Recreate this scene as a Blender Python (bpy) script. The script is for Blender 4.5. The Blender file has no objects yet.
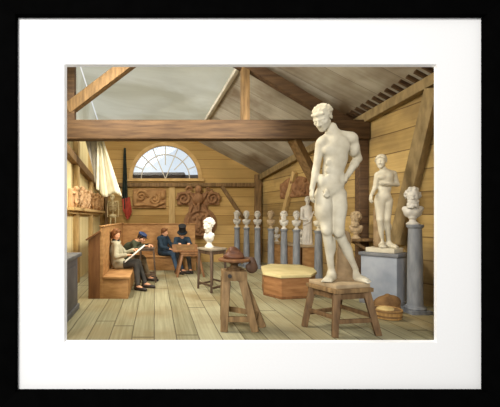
import bpy, bmesh, math, random
import numpy as np
from mathutils import Vector, Matrix, Euler

C = bpy.context.scene.collection
random.seed(7)
RNG = np.random.default_rng(7)
FPX, VX, VY, EYE = 350.0, 155.0, 218.0, 1.6


# ------------------------------------------------------------------ survey helpers
def P(px, py, d):
    """a point of the room at depth d, given where it was measured on the photograph"""
    return np.array([(px - VX) / FPX * d, d, EYE - (py - VY) / FPX * d])


def V(*a):
    return np.array(a, float)


def wall_x(y):                      # inner face of the splayed right wall
    return 3.89 + 0.169 * (12.73 - y)


def roof_z(x, y):                   # underside of the right-hand roof slope
    return 3.16 - 0.527 * (x - 3.89) + 0.237 * (12.73 - y)


# ------------------------------------------------------------------ materials
def lin(c):
    c = [v / 255.0 for v in c]
    return tuple(v / 12.92 if v <= 0.04045 else ((v + 0.055) / 1.055) ** 2.4 for v in c) + (1.0,)


def new_mat(name):
    m = bpy.data.materials.new(name)
    m.use_nodes = True
    nt = m.node_tree
    b = nt.nodes['Principled BSDF']
    b.inputs['Specular IOR Level'].default_value = 0.25
    return m, nt, b


def N(nt, typ, **kw):
    n = nt.nodes.new(typ)
    for k, v in kw.items():
        setattr(n, k, v)
    return n


def mixc(nt, fac, a, b, mode='MIX'):
    n = nt.nodes.new('ShaderNodeMix')
    n.data_type = 'RGBA'
    n.blend_type = mode
    for s, v in ((n.inputs[0], fac), (n.inputs[6], a), (n.inputs[7], b)):
        if isinstance(v, (int, float, tuple)):
            s.default_value = v
        else:
            nt.links.new(v, s)
    return n.outputs[2]


def mathn(nt, op, a, b=0.0, c=None):
    n = nt.nodes.new('ShaderNodeMath')
    n.operation = op
    vals = [a, b] + ([c] if c is not None else [])
    for s, v in zip(n.inputs, vals):
        if isinstance(v, (int, float)):
            s.default_value = v
        else:
            nt.links.new(v, s)
    return n.outputs[0]


def mottled(name, c1, c2, scale=4.0, rough=0.8, stretch=(1, 1, 1), bump=0.0, detail=5.0, contrast=(0.3, 0.7)):
    m, nt, b = new_mat(name)
    tc = N(nt, 'ShaderNodeTexCoord')
    mp = N(nt, 'ShaderNodeMapping')
    mp.inputs['Scale'].default_value = stretch
    nt.links.new(tc.outputs['Object'], mp.inputs['Vector'])
    nz = N(nt, 'ShaderNodeTexNoise')
    nz.inputs['Scale'].default_value = scale
    nz.inputs['Detail'].default_value = detail
    nt.links.new(mp.outputs[0], nz.inputs['Vector'])
    rp = N(nt, 'ShaderNodeMapRange')
    rp.inputs[1].default_value, rp.inputs[2].default_value = contrast
    nt.links.new(nz.outputs[0], rp.inputs[0])
    col = mixc(nt, rp.outputs[0], lin(c1), lin(c2))
    nt.links.new(col, b.inputs['Base Color'])
    b.inputs['Roughness'].default_value = rough
    if bump:
        bp = N(nt, 'ShaderNodeBump')
        bp.inputs['Strength'].default_value = bump
        bp.inputs['Distance'].default_value = 0.02
        nt.links.new(nz.outputs[0], bp.inputs['Height'])
        nt.links.new(bp.outputs[0], b.inputs['Normal'])
    return m


def planks(name, c1, c2, across, along, width, gap=(60, 42, 25), rough=0.75, gapw=0.05, stain=None, joint=0.0):
    """boards: 'across' is the unit direction over the boards, 'along' the grain"""
    m, nt, b = new_mat(name)
    tc = N(nt, 'ShaderNodeTexCoord')
    def dot(vec):
        n = N(nt, 'ShaderNodeVectorMath', operation='DOT_PRODUCT')
        nt.links.new(tc.outputs['Object'], n.inputs[0])
        n.inputs[1].default_value = vec
        return n.outputs['Value']
    u = mathn(nt, 'DIVIDE', dot(across), width)
    v = dot(along)
    wob = N(nt, 'ShaderNodeTexNoise')
    wob.inputs['Scale'].default_value = 0.7
    nt.links.new(tc.outputs['Object'], wob.inputs['Vector'])
    u = mathn(nt, 'ADD', u, mathn(nt, 'MULTIPLY', wob.outputs[0], 0.12))
    idx = mathn(nt, 'FLOOR', u)
    fr = mathn(nt, 'FRACT', u)
    wn = N(nt, 'ShaderNodeTexWhiteNoise', noise_dimensions='1D')
    nt.links.new(idx, wn.inputs['W'])
    cb = N(nt, 'ShaderNodeCombineXYZ')
    nt.links.new(mathn(nt, 'MULTIPLY', u, 9.0), cb.inputs[0])
    nt.links.new(mathn(nt, 'MULTIPLY', v, 0.9), cb.inputs[1])
    nt.links.new(mathn(nt, 'MULTIPLY', idx, 3.7), cb.inputs[2])
    gr = N(nt, 'ShaderNodeTexNoise')
    gr.inputs['Scale'].default_value = 1.0
    gr.inputs['Detail'].default_value = 6.0
    nt.links.new(cb.outputs[0], gr.inputs['Vector'])
    f = mathn(nt, 'ADD', mathn(nt, 'MULTIPLY', wn.outputs[0], 0.45), mathn(nt, 'MULTIPLY', gr.outputs[0], 0.75))
    rp = N(nt, 'ShaderNodeMapRange')
    rp.inputs[1].default_value, rp.inputs[2].default_value = 0.3, 0.85
    nt.links.new(f, rp.inputs[0])
    col = mixc(nt, rp.outputs[0], lin(c1), lin(c2))
    if stain:
        st = N(nt, 'ShaderNodeTexNoise')
        st.inputs['Scale'].default_value = 0.8
        st.inputs['Detail'].default_value = 4.0
        nt.links.new(tc.outputs['Object'], st.inputs['Vector'])
        sr = N(nt, 'ShaderNodeMapRange')
        sr.inputs[1].default_value, sr.inputs[2].default_value = 0.45, 0.7
        nt.links.new(st.outputs[0], sr.inputs[0])
        col = mixc(nt, sr.outputs[0], col, lin(stain))
    g = mathn(nt, 'LESS_THAN', fr, gapw)
    if joint:
        w = mathn(nt, 'FRACT', mathn(nt, 'ADD', mathn(nt, 'DIVIDE', v, joint), wn.outputs[0]))
        g = mathn(nt, 'MAXIMUM', g, mathn(nt, 'LESS_THAN', w, 0.006))
    col = mixc(nt, mathn(nt, 'MULTIPLY', g, 0.75), col, lin(gap))
    nt.links.new(col, b.inputs['Base Color'])
    b.inputs['Roughness'].default_value = rough
    bp = N(nt, 'ShaderNodeBump')
    bp.inputs['Strength'].default_value = 0.35
    bp.inputs['Distance'].default_value = 0.01
    nt.links.new(mathn(nt, 'SUBTRACT', gr.outputs[0], mathn(nt, 'MULTIPLY', g, 1.5)), bp.inputs['Height'])
    nt.links.new(bp.outputs[0], b.inputs['Normal'])
    return m


M = {}
M['floor'] = planks('floor boards', (124, 118, 88), (172, 166, 134), (1, 0, 0), (0, 1, 0), 0.30, (70, 58, 38), joint=5.6, stain=(132, 116, 80))
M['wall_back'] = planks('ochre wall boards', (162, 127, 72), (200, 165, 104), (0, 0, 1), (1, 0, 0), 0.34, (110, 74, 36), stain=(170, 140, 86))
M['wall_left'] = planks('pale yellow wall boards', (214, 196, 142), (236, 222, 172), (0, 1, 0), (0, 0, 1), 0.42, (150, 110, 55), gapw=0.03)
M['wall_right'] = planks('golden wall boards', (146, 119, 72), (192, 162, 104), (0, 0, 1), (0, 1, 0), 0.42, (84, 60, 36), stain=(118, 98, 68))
M['ceiling'] = planks('weathered roof boards', (160, 152, 136), (200, 195, 182), (0, 1, 0), (1, 0, 0), 0.6, (112, 102, 88), stain=(116, 98, 76), gapw=0.02)
M['beam'] = mottled('dark beam wood', (70, 52, 38), (104, 80, 56), 3.0, 0.7, (0.6, 6, 6), 0.4)
M['timber'] = mottled('brown timber', (98, 76, 50), (146, 116, 78), 3.0, 0.7, (5, 5, 0.8), 0.3)
M['grey_timber'] = mottled('khaki timber', (116, 98, 66), (156, 134, 94), 3.0, 0.7, (3, 3, 1.2), 0.3)
M['pale_timber'] = mottled('honey timber', (170, 140, 90), (206, 176, 122), 3.0, 0.7, (5, 5, 0.8), 0.2)
M['settle'] = mottled('orange settle wood', (150, 108, 64), (186, 142, 92), 2.2, 0.6, (2, 2, 6), 0.15)
M['settle_dark'] = mottled('dark settle end wood', (108, 72, 44), (136, 94, 58), 2.2, 0.6, (6, 6, 1), 0.15)
M['stand'] = mottled('modelling stand wood', (106, 82, 54), (154, 124, 84), 3.5, 0.7, (5, 5, 1), 0.2)
M['stand_dark'] = mottled('dark stand wood', (84, 62, 40), (124, 96, 64), 3.5, 0.7, (5, 5, 1), 0.2)
M['table_dark'] = mottled('dark table wood', (62, 48, 38), (98, 78, 60), 4, 0.55, (5, 5, 1), 0.1)
M['table_top'] = mottled('grey table top', (120, 108, 92), (160, 148, 128), 4, 0.5, (1, 1, 1), 0.1)
M['desk'] = mottled('brown desk wood', (100, 68, 42), (138, 98, 62), 4, 0.55, (5, 5, 1), 0.1)
M['chest_side'] = mottled('red brown chest wood', (138, 94, 58), (172, 126, 82), 3, 0.6, (1, 1, 6), 0.15)
M['chest_top'] = mottled('pale chest lid', (196, 180, 126), (222, 206, 154), 3, 0.6, (1, 1, 1), 0.05)
M['plaster'] = mottled('cream plaster', (180, 170, 146), (208, 200, 178), 5, 0.7, (1, 1, 1), 0.08)
M['plaster_white'] = mottled('white plaster', (198, 192, 178), (222, 216, 204), 6, 0.65, (1, 1, 1), 0.05)
M['plaster_grey'] = mottled('greyish plaster', (170, 164, 152), (204, 198, 186), 6, 0.7, (1, 1, 1), 0.05)
M['plaster_tan'] = mottled('tan plaster', (150, 128, 98), (186, 164, 130), 6, 0.7, (1, 1, 1), 0.05)
M['stump'] = mottled('stone stump', (120, 98, 70), (158, 134, 100), 6, 0.8, (1, 1, 1), 0.2)
M['column'] = mottled('grey blue column', (104, 107, 112), (136, 138, 140), 3, 0.55, (4, 4, 1), 0.05)
M['pedestal'] = mottled('grey blue pedestal paint', (122, 128, 137), (156, 160, 166), 2.5, 0.6, (1, 1, 1), 0.08)
M['pedestal_top'] = mottled('grey pedestal moulding', (92, 94, 98), (126, 126, 126), 3, 0.6)
M['cabinet_grey'] = mottled('slate grey paint', (84, 84, 90), (116, 114, 116), 3, 0.6)
M['relief_red'] = mottled('terracotta relief', (122, 86, 58), (158, 118, 82), 5, 0.7, (1, 1, 1), 0.2)
M['relief_brown'] = mottled('brown relief', (146, 106, 66), (182, 142, 94), 5, 0.7, (1, 1, 1), 0.2)
M['relief_pink'] = mottled('pinkish relief', (180, 142, 100), (208, 172, 130), 5, 0.7, (1, 1, 1), 0.2)
M['clay'] = mottled('red brown clay', (88, 56, 40), (120, 80, 56), 6, 0.5, (1, 1, 1), 0.3)
M['clay_dark'] = mottled('dark wet cloth', (62, 44, 34), (92, 66, 48), 6, 0.6, (1, 1, 1), 0.3)
M['cloth_white'] = mottled('off white cloth', (192, 184, 158), (218, 212, 190), 3, 0.9)
M['cloth_grey'] = mottled('grey cloth', (138, 132, 122), (166, 160, 148), 3, 0.9)
M['cloth_green'] = mottled('dark green cloth', (28, 36, 34), (50, 58, 52), 4, 0.9)
M['cloth_red'] = mottled('red cloth', (150, 56, 44), (186, 84, 66), 4, 0.9)
M['bone'] = mottled('bone', (196, 176, 128), (222, 206, 162), 8, 0.7)
M['sack'] = mottled('brown sacking', (88, 64, 40), (132, 100, 62), 6, 0.9, (1, 1, 1), 0.4)
M['tub'] = mottled('tub wood', (138, 104, 58), (176, 138, 84), 4, 0.7, (6, 6, 1), 0.2)
M['tub_fill'] = mottled('pale plaster powder', (176, 150, 96), (204, 180, 126), 8, 0.9, (1, 1, 1), 0.3)
M['skin'] = mottled('skin', (206, 148, 112), (226, 172, 136), 8, 0.6)
M['hair_brown'] = mottled('brown hair', (92, 58, 32), (130, 86, 50), 12, 0.6, (1, 1, 3), 0.4)
M['hair_dark'] = mottled('dark hair', (46, 34, 26), (72, 54, 40), 12, 0.6, (1, 1, 3), 0.4)
M['smock'] = mottled('pale smock', (150, 144, 120), (186, 180, 154), 5, 0.9, (1, 1, 1), 0.3)
M['trousers_dark'] = mottled('dark trousers', (48, 46, 44), (74, 70, 64), 5, 0.9)
M['coat_green'] = mottled('dark green coat', (44, 50, 36), (70, 74, 54), 5, 0.9)
M['coat_blue'] = mottled('dark blue coat', (32, 46, 58), (54, 70, 84), 5, 0.9)
M['trousers_blue'] = mottled('slate blue trousers', (40, 56, 74), (66, 84, 102), 5, 0.9)
M['trousers_brown'] = mottled('brown grey trousers', (92, 78, 58), (120, 104, 80), 5, 0.9)
M['cap_blue'] = mottled('blue cap felt', (36, 48, 78), (56, 70, 104), 5, 0.9)
M['black_felt'] = mottled('black felt', (26, 26, 28), (44, 42, 42), 5, 0.7)
M['shoe'] = mottled('dark leather', (36, 30, 26), (58, 48, 40), 5, 0.45)
M['paper'] = mottled('paper', (224, 222, 210), (240, 238, 230), 5, 0.9)
M['frame_black'] = mottled('black frame lacquer', (5, 5, 5), (7, 7, 7), 5, 0.95)
M['frame_black'].node_tree.nodes['Principled BSDF'].inputs['Specular IOR Level'].default_value = 0.0
M['mat_board'] = mottled('white mat board', (249, 249, 249), (251, 251, 251), 40, 0.95)
M['mat_board'].node_tree.nodes['Principled BSDF'].inputs['Specular IOR Level'].default_value = 0.0
M['gallery_wall'] = mottled('plain white wall paint', (238, 238, 236), (244, 244, 242), 3, 0.9)
M['window_bar'] = mottled('pale window paint', (196, 190, 176), (222, 216, 202), 4, 0.6)
M['window_frame'] = mottled('ochre window frame', (184, 148, 92), (208, 174, 118), 4, 0.6)
M['roof_outside'] = mottled('distant roofs', (96, 82, 70), (126, 110, 96), 1.2, 0.9)
M['iron'] = mottled('dark iron', (52, 48, 44), (74, 68, 62), 6, 0.5)


def frosted():
    """sooty frosted glass: diffuses the daylight that falls on it"""
    m, nt, b = new_mat('sooty frosted glass')
    nt.nodes.remove(b)
    out = nt.nodes['Material Output']
    tc = N(nt, 'ShaderNodeTexCoord')
    mp = N(nt, 'ShaderNodeMapping')
    mp.inputs['Scale'].default_value = (0.25, 0.7, 0.6)
    nt.links.new(tc.outputs['Object'], mp.inputs['Vector'])
    nz = N(nt, 'ShaderNodeTexNoise')
    nz.inputs['Scale'].default_value = 1.6
    nz.inputs['Detail'].default_value = 7.0
    nz.inputs['Distortion'].default_value = 0.6
    nt.links.new(mp.outputs[0], nz.inputs['Vector'])
    rp = N(nt, 'ShaderNodeMapRange')
    rp.inputs[1].default_value, rp.inputs[2].default_value = 0.36, 0.64
    nt.links.new(nz.outputs[0], rp.inputs[0])
    col = mixc(nt, rp.outputs[0], lin((222, 217, 190)), lin((250, 248, 228)))
    tr = N(nt, 'ShaderNodeBsdfTranslucent')
    df = N(nt, 'ShaderNodeBsdfDiffuse')
    nt.links.new(col, tr.inputs[0])
    nt.links.new(col, df.inputs[0])
    mx = N(nt, 'ShaderNodeMixShader')
    mx.inputs[0].default_value = 0.22
    nt.links.new(tr.outputs[0], mx.inputs[1])
    nt.links.new(df.outputs[0], mx.inputs[2])
    nt.links.new(mx.outputs[0], out.inputs[0])
    return m


def clear_glass():
    m, nt, b = new_mat('thin window glass')
    nt.nodes.remove(b)
    out = nt.nodes['Material Output']
    tr = N(nt, 'ShaderNodeBsdfTransparent')
    tr.inputs[0].default_value = (0.93, 0.96, 0.98, 1)
    gl = N(nt, 'ShaderNodeBsdfGlossy')
    gl.inputs['Roughness'].default_value = 0.05
    mx = N(nt, 'ShaderNodeMixShader')
    mx.inputs[0].default_value = 0.04
    nt.links.new(tr.outputs[0], mx.inputs[1])
    nt.links.new(gl.outputs[0], mx.inputs[2])
    nt.links.new(mx.outputs[0], out.inputs[0])
    return m


M['frosted'] = frosted()
M['glass'] = clear_glass()


# ------------------------------------------------------------------ object helpers
def thing(name, label, cat, loc=(0, 0, 0), group=None):
    o = bpy.data.objects.new(name, None)
    C.objects.link(o)
    o.empty_display_size = 0.1
    o.location = Vector([float(v) for v in loc])
    o['label'] = label
    o['category'] = cat
    if group:
        o['group'] = group
    return o


def tag(o, label, cat, group=None):
    o['label'] = label
    o['category'] = cat
    if group:
        o['group'] = group
    return o


def struct(o):
    o['kind'] = 'structure'
    return o


def origin_of(o):
    p = Vector((0, 0, 0))
    while o is not None:
        p += o.location
        o = o.parent
    return p


def link(name, me, mat, parent=None, loc=None):
    """me holds room coordinates; the object's origin moves to loc (or to its parent's)"""
    o = bpy.data.objects.new(name, me)
    C.objects.link(o)
    me.materials.append(mat if not isinstance(mat, str) else M[mat])
    base = Vector([float(v) for v in loc]) if loc is not None else Vector((0, 0, 0))
    if parent is not None:
        base = origin_of(parent)
        o.parent = parent
    elif loc is not None:
        o.location = base
    me.transform(Matrix.Translation(-base))
    return o


def copy_tree(src, loc, label, group=None):
    r = src.copy()
    C.objects.link(r)
    r.location = Vector([float(v) for v in loc])
    r['label'] = label
    if group:
        r['group'] = group
    for ch in list(src.children):
        c = ch.copy()
        C.objects.link(c)
        c.parent = r
    return r


class MB:
    def __init__(s):
        s.bm = bmesh.new()

    def hexa(s, pts):
        v = [s.bm.verts.new([float(c) for c in p]) for p in pts]
        for f in ((0, 3, 2, 1), (4, 5, 6, 7), (0, 1, 5, 4), (1, 2, 6, 5), (2, 3, 7, 6), (3, 0, 4, 7)):
            s.bm.faces.new([v[i] for i in f])
        return s

    def box(s, lo, hi):
        (x0, y0, z0), (x1, y1, z1) = lo, hi
        return s.hexa([(x0, y0, z0), (x1, y0, z0), (x1, y1, z0), (x0, y1, z0),
                       (x0, y0, z1), (x1, y0, z1), (x1, y1, z1), (x0, y1, z1)])

    def rbox(s, c, size, rz=0.0, rx=0.0, ry=0.0):
        R = Euler((rx, ry, rz)).to_matrix()
        hx, hy, hz = [v / 2 for v in size]
        pts = [(-hx, -hy, -hz), (hx, -hy, -hz), (hx, hy, -hz), (-hx, hy, -hz),
               (-hx, -hy, hz), (hx, -hy, hz), (hx, hy, hz), (-hx, hy, hz)]
        return s.hexa([Vector([float(q) for q in c]) + R @ Vector(p) for p in pts])

    def beam(s, a, b, w, h, up=(0, 0, 1), w2=None, h2=None):
        a = Vector([float(v) for v in a]); b = Vector([float(v) for v in b])
        d = (b - a).normalized()
        x = d.cross(Vector(up))
        if x.length < 1e-4:
            x = d.cross(Vector((0, 1, 0)))
        x.normalize()
        z = x.cross(d)
        w2 = w if w2 is None else w2
        h2 = h if h2 is None else h2
        pts = []
        for p, ww, hh in ((a, w, h), (b, w2, h2)):
            for sx, sz in ((-1, -1), (1, -1), (1, 1), (-1, 1)):
                pts.append(p + x * (sx * ww / 2) + z * (sz * hh / 2))
        return s.hexa(pts)

    def loft(s, rings, cap=True):
        vs = [[s.bm.verts.new([float(c) for c in p]) for p in r] for r in rings]
        n = len(vs[0])
        for a, b in zip(vs, vs[1:]):
            for i in range(n):
                s.bm.faces.new([a[i], a[(i + 1) % n], b[(i + 1) % n], b[i]])
        if cap:
            s.bm.faces.new(list(reversed(vs[0])))
            s.bm.faces.new(vs[-1])
        return s

    def lathe(s, c, prof, n=28, R=None):
        rings = []
        for r, z in prof:
            ring = []
            for i in range(n):
                t = 2 * math.pi * i / n
                p = Vector((r * math.cos(t), r * math.sin(t), z))
                if R is not None:
                    p = R @ p
                ring.append(Vector([float(v) for v in c]) + p)
            rings.append(ring)
        return s.loft(rings)

    def cyl(s, a, b, r0, r1=None, n=16):
        a = Vector([float(v) for v in a]); b = Vector([float(v) for v in b])
        r1 = r0 if r1 is None else r1
        q = (b - a).to_track_quat('Z', 'Y').to_matrix()
        L = (b - a).length
        return s.lathe(a, [(r0, 0), (r1, L)], n, q)

    def prism(s, pts, z0, z1):
        return s.loft([[(x, y, z0) for x, y in pts], [(x, y, z1) for x, y in pts]])

    def tube(s, pts, r, n=8):
        for a, b in zip(pts, pts[1:]):
            s.cyl(a, b, r, r, n)
        return s

    def build(s, name, mat, parent=None, bevel=0.0, loc=None, smooth=38):
        bm = s.bm
        bmesh.ops.recalc_face_normals(bm, faces=bm.faces)
        if bevel:
            ed = [e for e in bm.edges if len(e.link_faces) == 2 and e.calc_face_angle(0) > 0.5]
            bmesh.ops.bevel(bm, geom=ed, offset=bevel, segments=2, profile=0.6, affect='EDGES', clamp_overlap=True)
        lim = math.radians(smooth)
        for f in bm.faces:
            f.smooth = True
        for e in bm.edges:
            e.smooth = len(e.link_faces) == 2 and e.calc_face_angle(0) < lim
        me = bpy.data.meshes.new(name)
        bm.to_mesh(me)
        bm.free()
        return link(name, me, mat, parent, loc)


# ------------------------------------------------------------------ sculpted shapes (blended solids, surfaced on a grid)
def smin(a, b, k):
    if k <= 0:
        return np.minimum(a, b)
    h = np.clip(0.5 + 0.5 * (b - a) / k, 0, 1)
    return b * (1 - h) + a * h - k * h * (1 - h)


def surface_nets(D, o, h):
    ins = D < 0
    nx, ny, nz = D.shape
    cs = [(i, j, k) for i in (0, 1) for j in (0, 1) for k in (0, 1)]
    cnt = np.zeros((nx - 1, ny - 1, nz - 1), np.int8)
    for i, j, k in cs:
        cnt += ins[i:nx - 1 + i, j:ny - 1 + j, k:nz - 1 + k]
    act = np.argwhere((cnt > 0) & (cnt < 8))
    idx = -np.ones(cnt.shape, np.int64)
    idx[act[:, 0], act[:, 1], act[:, 2]] = np.arange(len(act))
    acc = np.zeros((len(act), 3)); num = np.zeros(len(act))
    cval = {c: D[act[:, 0] + c[0], act[:, 1] + c[1], act[:, 2] + c[2]] for c in cs}
    for a in cs:
        for ax in range(3):
            if a[ax] == 0:
                b = list(a); b[ax] = 1; b = tuple(b)
                da, db = cval[a], cval[b]
                m = (da < 0) != (db < 0)
                t = np.where(m, da / np.where(m, da - db, 1), 0)
                p = np.repeat(np.array(a, float)[None], len(act), 0)
                p[:, ax] += t
                acc[m] += p[m]; num[m] += 1
    verts = (act + acc / num[:, None]) * h + o
    faces = []
    for ax in range(3):
        sl0 = [slice(None)] * 3; sl1 = [slice(None)] * 3
        sl0[ax] = slice(0, -1); sl1[ax] = slice(1, None)
        A = ins[tuple(sl0)]; B = ins[tuple(sl1)]
        e = np.argwhere(A != B)
        u, v = [(1, 2), (2, 0), (0, 1)][ax]
        ok = (e[:, u] > 0) & (e[:, v] > 0) & (e[:, u] < D.shape[u] - 1) & (e[:, v] < D.shape[v] - 1)
        e = e[ok]
        def ci(du, dv):
            c = e.copy(); c[:, u] += du; c[:, v] += dv
            return idx[c[:, 0], c[:, 1], c[:, 2]]
        q = np.stack([ci(-1, -1), ci(0, -1), ci(0, 0), ci(-1, 0)], 1)
        flip = ~A[e[:, 0], e[:, 1], e[:, 2]]
        q[flip] = q[flip][:, ::-1]
        faces.append(q)
    return verts, np.concatenate(faces)


class Sdf:
    def __init__(s):
        s.p = []
        s.R = np.eye(3); s.o = np.zeros(3); s.sc = 1.0

    def frame(s, o=(0, 0, 0), R=None, sc=1.0):
        s.o = np.array(o, float); s.R = np.eye(3) if R is None else np.array(R, float); s.sc = sc
        return s

    def w(s, p):
        return s.o + s.R @ (np.array(p, float) * s.sc)

    def cap(s, a, b, ra, rb=None, k=0.02, op='u'):
        rb = ra if rb is None else rb
        s.p.append(('cap', s.w(a), s.w(b), ra * s.sc, rb * s.sc, k * s.sc, op))
        return s

    def path(s, pts, r0, r1=None, k=0.01):
        r1 = r0 if r1 is None else r1
        n = len(pts) - 1
        for i in range(n):
            s.cap(pts[i], pts[i + 1], r0 + (r1 - r0) * i / n, r0 + (r1 - r0) * (i + 1) / n, k)
        return s

    def ell(s, c, r, R=None, k=0.02, op='u'):
        r = (r, r, r) if isinstance(r, (int, float)) else r
        R = np.eye(3) if R is None else np.array(R, float)
        s.p.append(('ell', s.w(c), s.R @ R, np.array(r, float) * s.sc, None, k * s.sc, op))
        return s

    def box(s, c, r, R=None, k=0.02, op='u', rnd=0.01):
        R = np.eye(3) if R is None else np.array(R, float)
        s.p.append(('box', s.w(c), s.R @ R, np.array(r, float) * s.sc, rnd * s.sc, k * s.sc, op))
        return s

    def mesh(s, h):
        lo = np.full(3, 1e9); hi = -lo
        bbs = []
        for q in s.p:
            if q[0] == 'cap':
                r = max(q[3], q[4]); a = np.minimum(q[1], q[2]) - r; b = np.maximum(q[1], q[2]) + r
            else:
                e = np.abs(q[2]) @ q[3]; a = q[1] - e; b = q[1] + e
            if q[6] == 'u':
                lo = np.minimum(lo, a); hi = np.maximum(hi, b)
            bbs.append((a, b))
        lo = lo - 4 * h; hi = hi + 4 * h
        n = np.ceil((hi - lo) / h).astype(int) + 1
        D = np.ones(n, np.float32)
        ax = [lo[i] + h * np.arange(n[i]) for i in range(3)]
        for q, (a, b) in zip(s.p, bbs):
            mg = 1.3 * q[5] + 3 * h
            i0 = np.clip(np.floor((a - mg - lo) / h).astype(int), 0, n)
            i1 = np.clip(np.ceil((b + mg - lo) / h).astype(int) + 1, 0, n)
            if (i1 <= i0).any():
                continue
            X = ax[0][i0[0]:i1[0], None, None]; Y = ax[1][None, i0[1]:i1[1], None]; Z = ax[2][None, None, i0[2]:i1[2]]
            if q[0] == 'cap':
                pa, ba = q[1], q[2] - q[1]
                L = float(ba @ ba) + 1e-12
                t = np.clip(((X - pa[0]) * ba[0] + (Y - pa[1]) * ba[1] + (Z - pa[2]) * ba[2]) / L, 0, 1)
                d = np.sqrt((X - pa[0] - t * ba[0]) ** 2 + (Y - pa[1] - t * ba[1]) ** 2 + (Z - pa[2] - t * ba[2]) ** 2) - (q[3] + (q[4] - q[3]) * t)
            else:
                c, R, r = q[1], q[2], q[3]
                l = [(X - c[0]) * R[0, i] + (Y - c[1]) * R[1, i] + (Z - c[2]) * R[2, i] for i in range(3)]
                if q[0] == 'ell':
                    k0 = np.sqrt(sum((l[i] / r[i]) ** 2 for i in range(3)))
                    k1 = np.sqrt(sum((l[i] / r[i] ** 2) ** 2 for i in range(3)))
                    d = k0 * (k0 - 1) / np.maximum(k1, 1e-9)
                else:
                    g = [np.abs(l[i]) - r[i] + q[4] for i in range(3)]
                    d = np.sqrt(sum(np.maximum(v, 0) ** 2 for v in g)) + np.minimum(np.maximum(np.maximum(g[0], g[1]), g[2]), 0) - q[4]
            sl = tuple(slice(i0[i], i1[i]) for i in range(3))
            if q[6] == 'u':
                D[sl] = smin(D[sl], d, q[5])
            else:
                D[sl] = -smin(-D[sl], d, q[5])
        return surface_nets(D, lo, h)

    def build(s, name, mat, parent=None, h=0.012, loc=None):
        v, f = s.mesh(h)
        me = bpy.data.meshes.new(name)
        me.from_pydata(v.tolist(), [], f.tolist())
        me.polygons.foreach_set('use_smooth', [True] * len(me.polygons))
        me.update()
        return link(name, me, mat, parent, loc)


def unit(v):
    v = np.array(v, float)
    return v / np.linalg.norm(v)


def face_frame(f, up=(0, 0, 1)):
    """columns: right of the beholder-facing head, forward (face), up"""
    f = unit(f)
    x = unit(np.cross(f, np.array(up, float)))
    return np.stack([x, f, np.cross(x, f)], 1)


def add_head(s, c, R, H, hair='short', beard=False, eyes=True):
    s.frame(c, R, H)
    s.ell((0, -.06, .13), (.335, .41, .38), k=.05)
    s.ell((0, .12, -.16), (.265, .27, .33), k=.10)
    s.ell((0, .27, -.40), (.11, .10, .09), k=.08)
    for q in (-1, 1):
        s.ell((q * .19, .2, -.08), (.10, .13, .10), k=.08)
        s.cap((q * .22, -.02, -.22), (q * .07, .28, -.40), .06, .06, k=.08)
        s.cap((q * .22, .27, .08), (0, .345, .09), .045, .045, k=.06)
        s.ell((q * .145, .405, -.005), (.095, .075, .055), k=.04, op='s')
        if eyes:
            s.ell((q * .14, .305, -.01), (.075, .06, .055), k=.01)
        s.ell((q * .345, -.05, -.02), (.035, .085, .13), k=.02)
        s.ell((q * .055, .41, -.13), (.045, .055, .04), k=.02)
    s.cap((0, .36, .06), (0, .465, -.12), .035, .055, k=.03)
    s.cap((-.085, .345, -.235), (.085, .345, -.235), .035, .035, k=.02)
    s.cap((-.07, .345, -.295), (.07, .345, -.295), .04, .04, k=.02)
    s.cap((-.11, .40, -.265), (.11, .40, -.265), .018, .018, k=.02, op='s')
    r = random.Random(int(abs(c[0]) * 1000 + abs(c[2]) * 777))
    if hair in ('curly', 'short'):
        nb = 70 if hair == 'curly' else 60
        for i in range(nb):
            t = r.uniform(0, 2 * math.pi)
            z = r.uniform(-.25, 1)
            e = math.sqrt(1 - z * z)
            p = np.array([math.cos(t) * e * .335, math.sin(t) * e * .41 - .06, z * .38 + .13])
            if p[1] > .16 and p[2] < .33:
                continue
            if p[1] > .02 and p[2] < .12:
                continue
            q = .105 if hair == 'curly' else .085
            s.ell(p, q * r.uniform(.75, 1.1), k=.03 if hair == 'curly' else .06)
    elif hair == 'smooth':
        s.ell((0, -.09, .17), (.365, .44, .375), k=.03)
        for i in range(90):
            t = r.uniform(0, 2 * math.pi)
            z = r.uniform(-.2, 1)
            e = math.sqrt(1 - z * z)
            p = np.array([math.cos(t) * e * .36, math.sin(t) * e * .435 - .09, z * .37 + .17])
            if p[1] > .05 and p[2] < .30:
                continue
            s.ell(p, .05, k=.04)
        for i in range(7):
            x = -.24 + .08 * i
            s.ell((x, .33 - abs(x) * .35, .30), (.05, .05, .07), k=.03)
    elif hair == 'long':
        s.ell((0, -.10, .17), (.39, .44, .40), k=.04)
        for q in (-1, 1):
            s.path([(q * .30, .12, .35), (q * .39, .05, .1), (q * .38, -.05, -.3), (q * .3, -.1, -.5)], .09, .07, k=.05)
    elif hair == 'helmet':
        s.ell((0, -.08, .2), (.42, .5, .42), k=.03)
        s.path([(0, .35, .52), (0, .1, .72), (0, -.25, .68), (0, -.5, .4), (0, -.55, .05)], .08, .05, k=.03)
    elif hair == 'bun':
        s.ell((0, -.10, .18), (.38, .43, .38), k=.04)
        s.ell((0, -.52, .15), (.16, .14, .15), k=.05)
        for q in (-1, 1):
            s.path([(0, .33, .4), (q * .24, .26, .28), (q * .36, .02, .06)], .07, .07, k=.04)
    if beard:
        for i in range(44):
            t = r.uniform(-1.2, 1.2)
            z = r.uniform(-.62, -.2)
            s.ell((math.sin(t) * .25, .10 + math.cos(t) * .24, z), .085, k=.03)
    s.frame()
    return s


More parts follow.
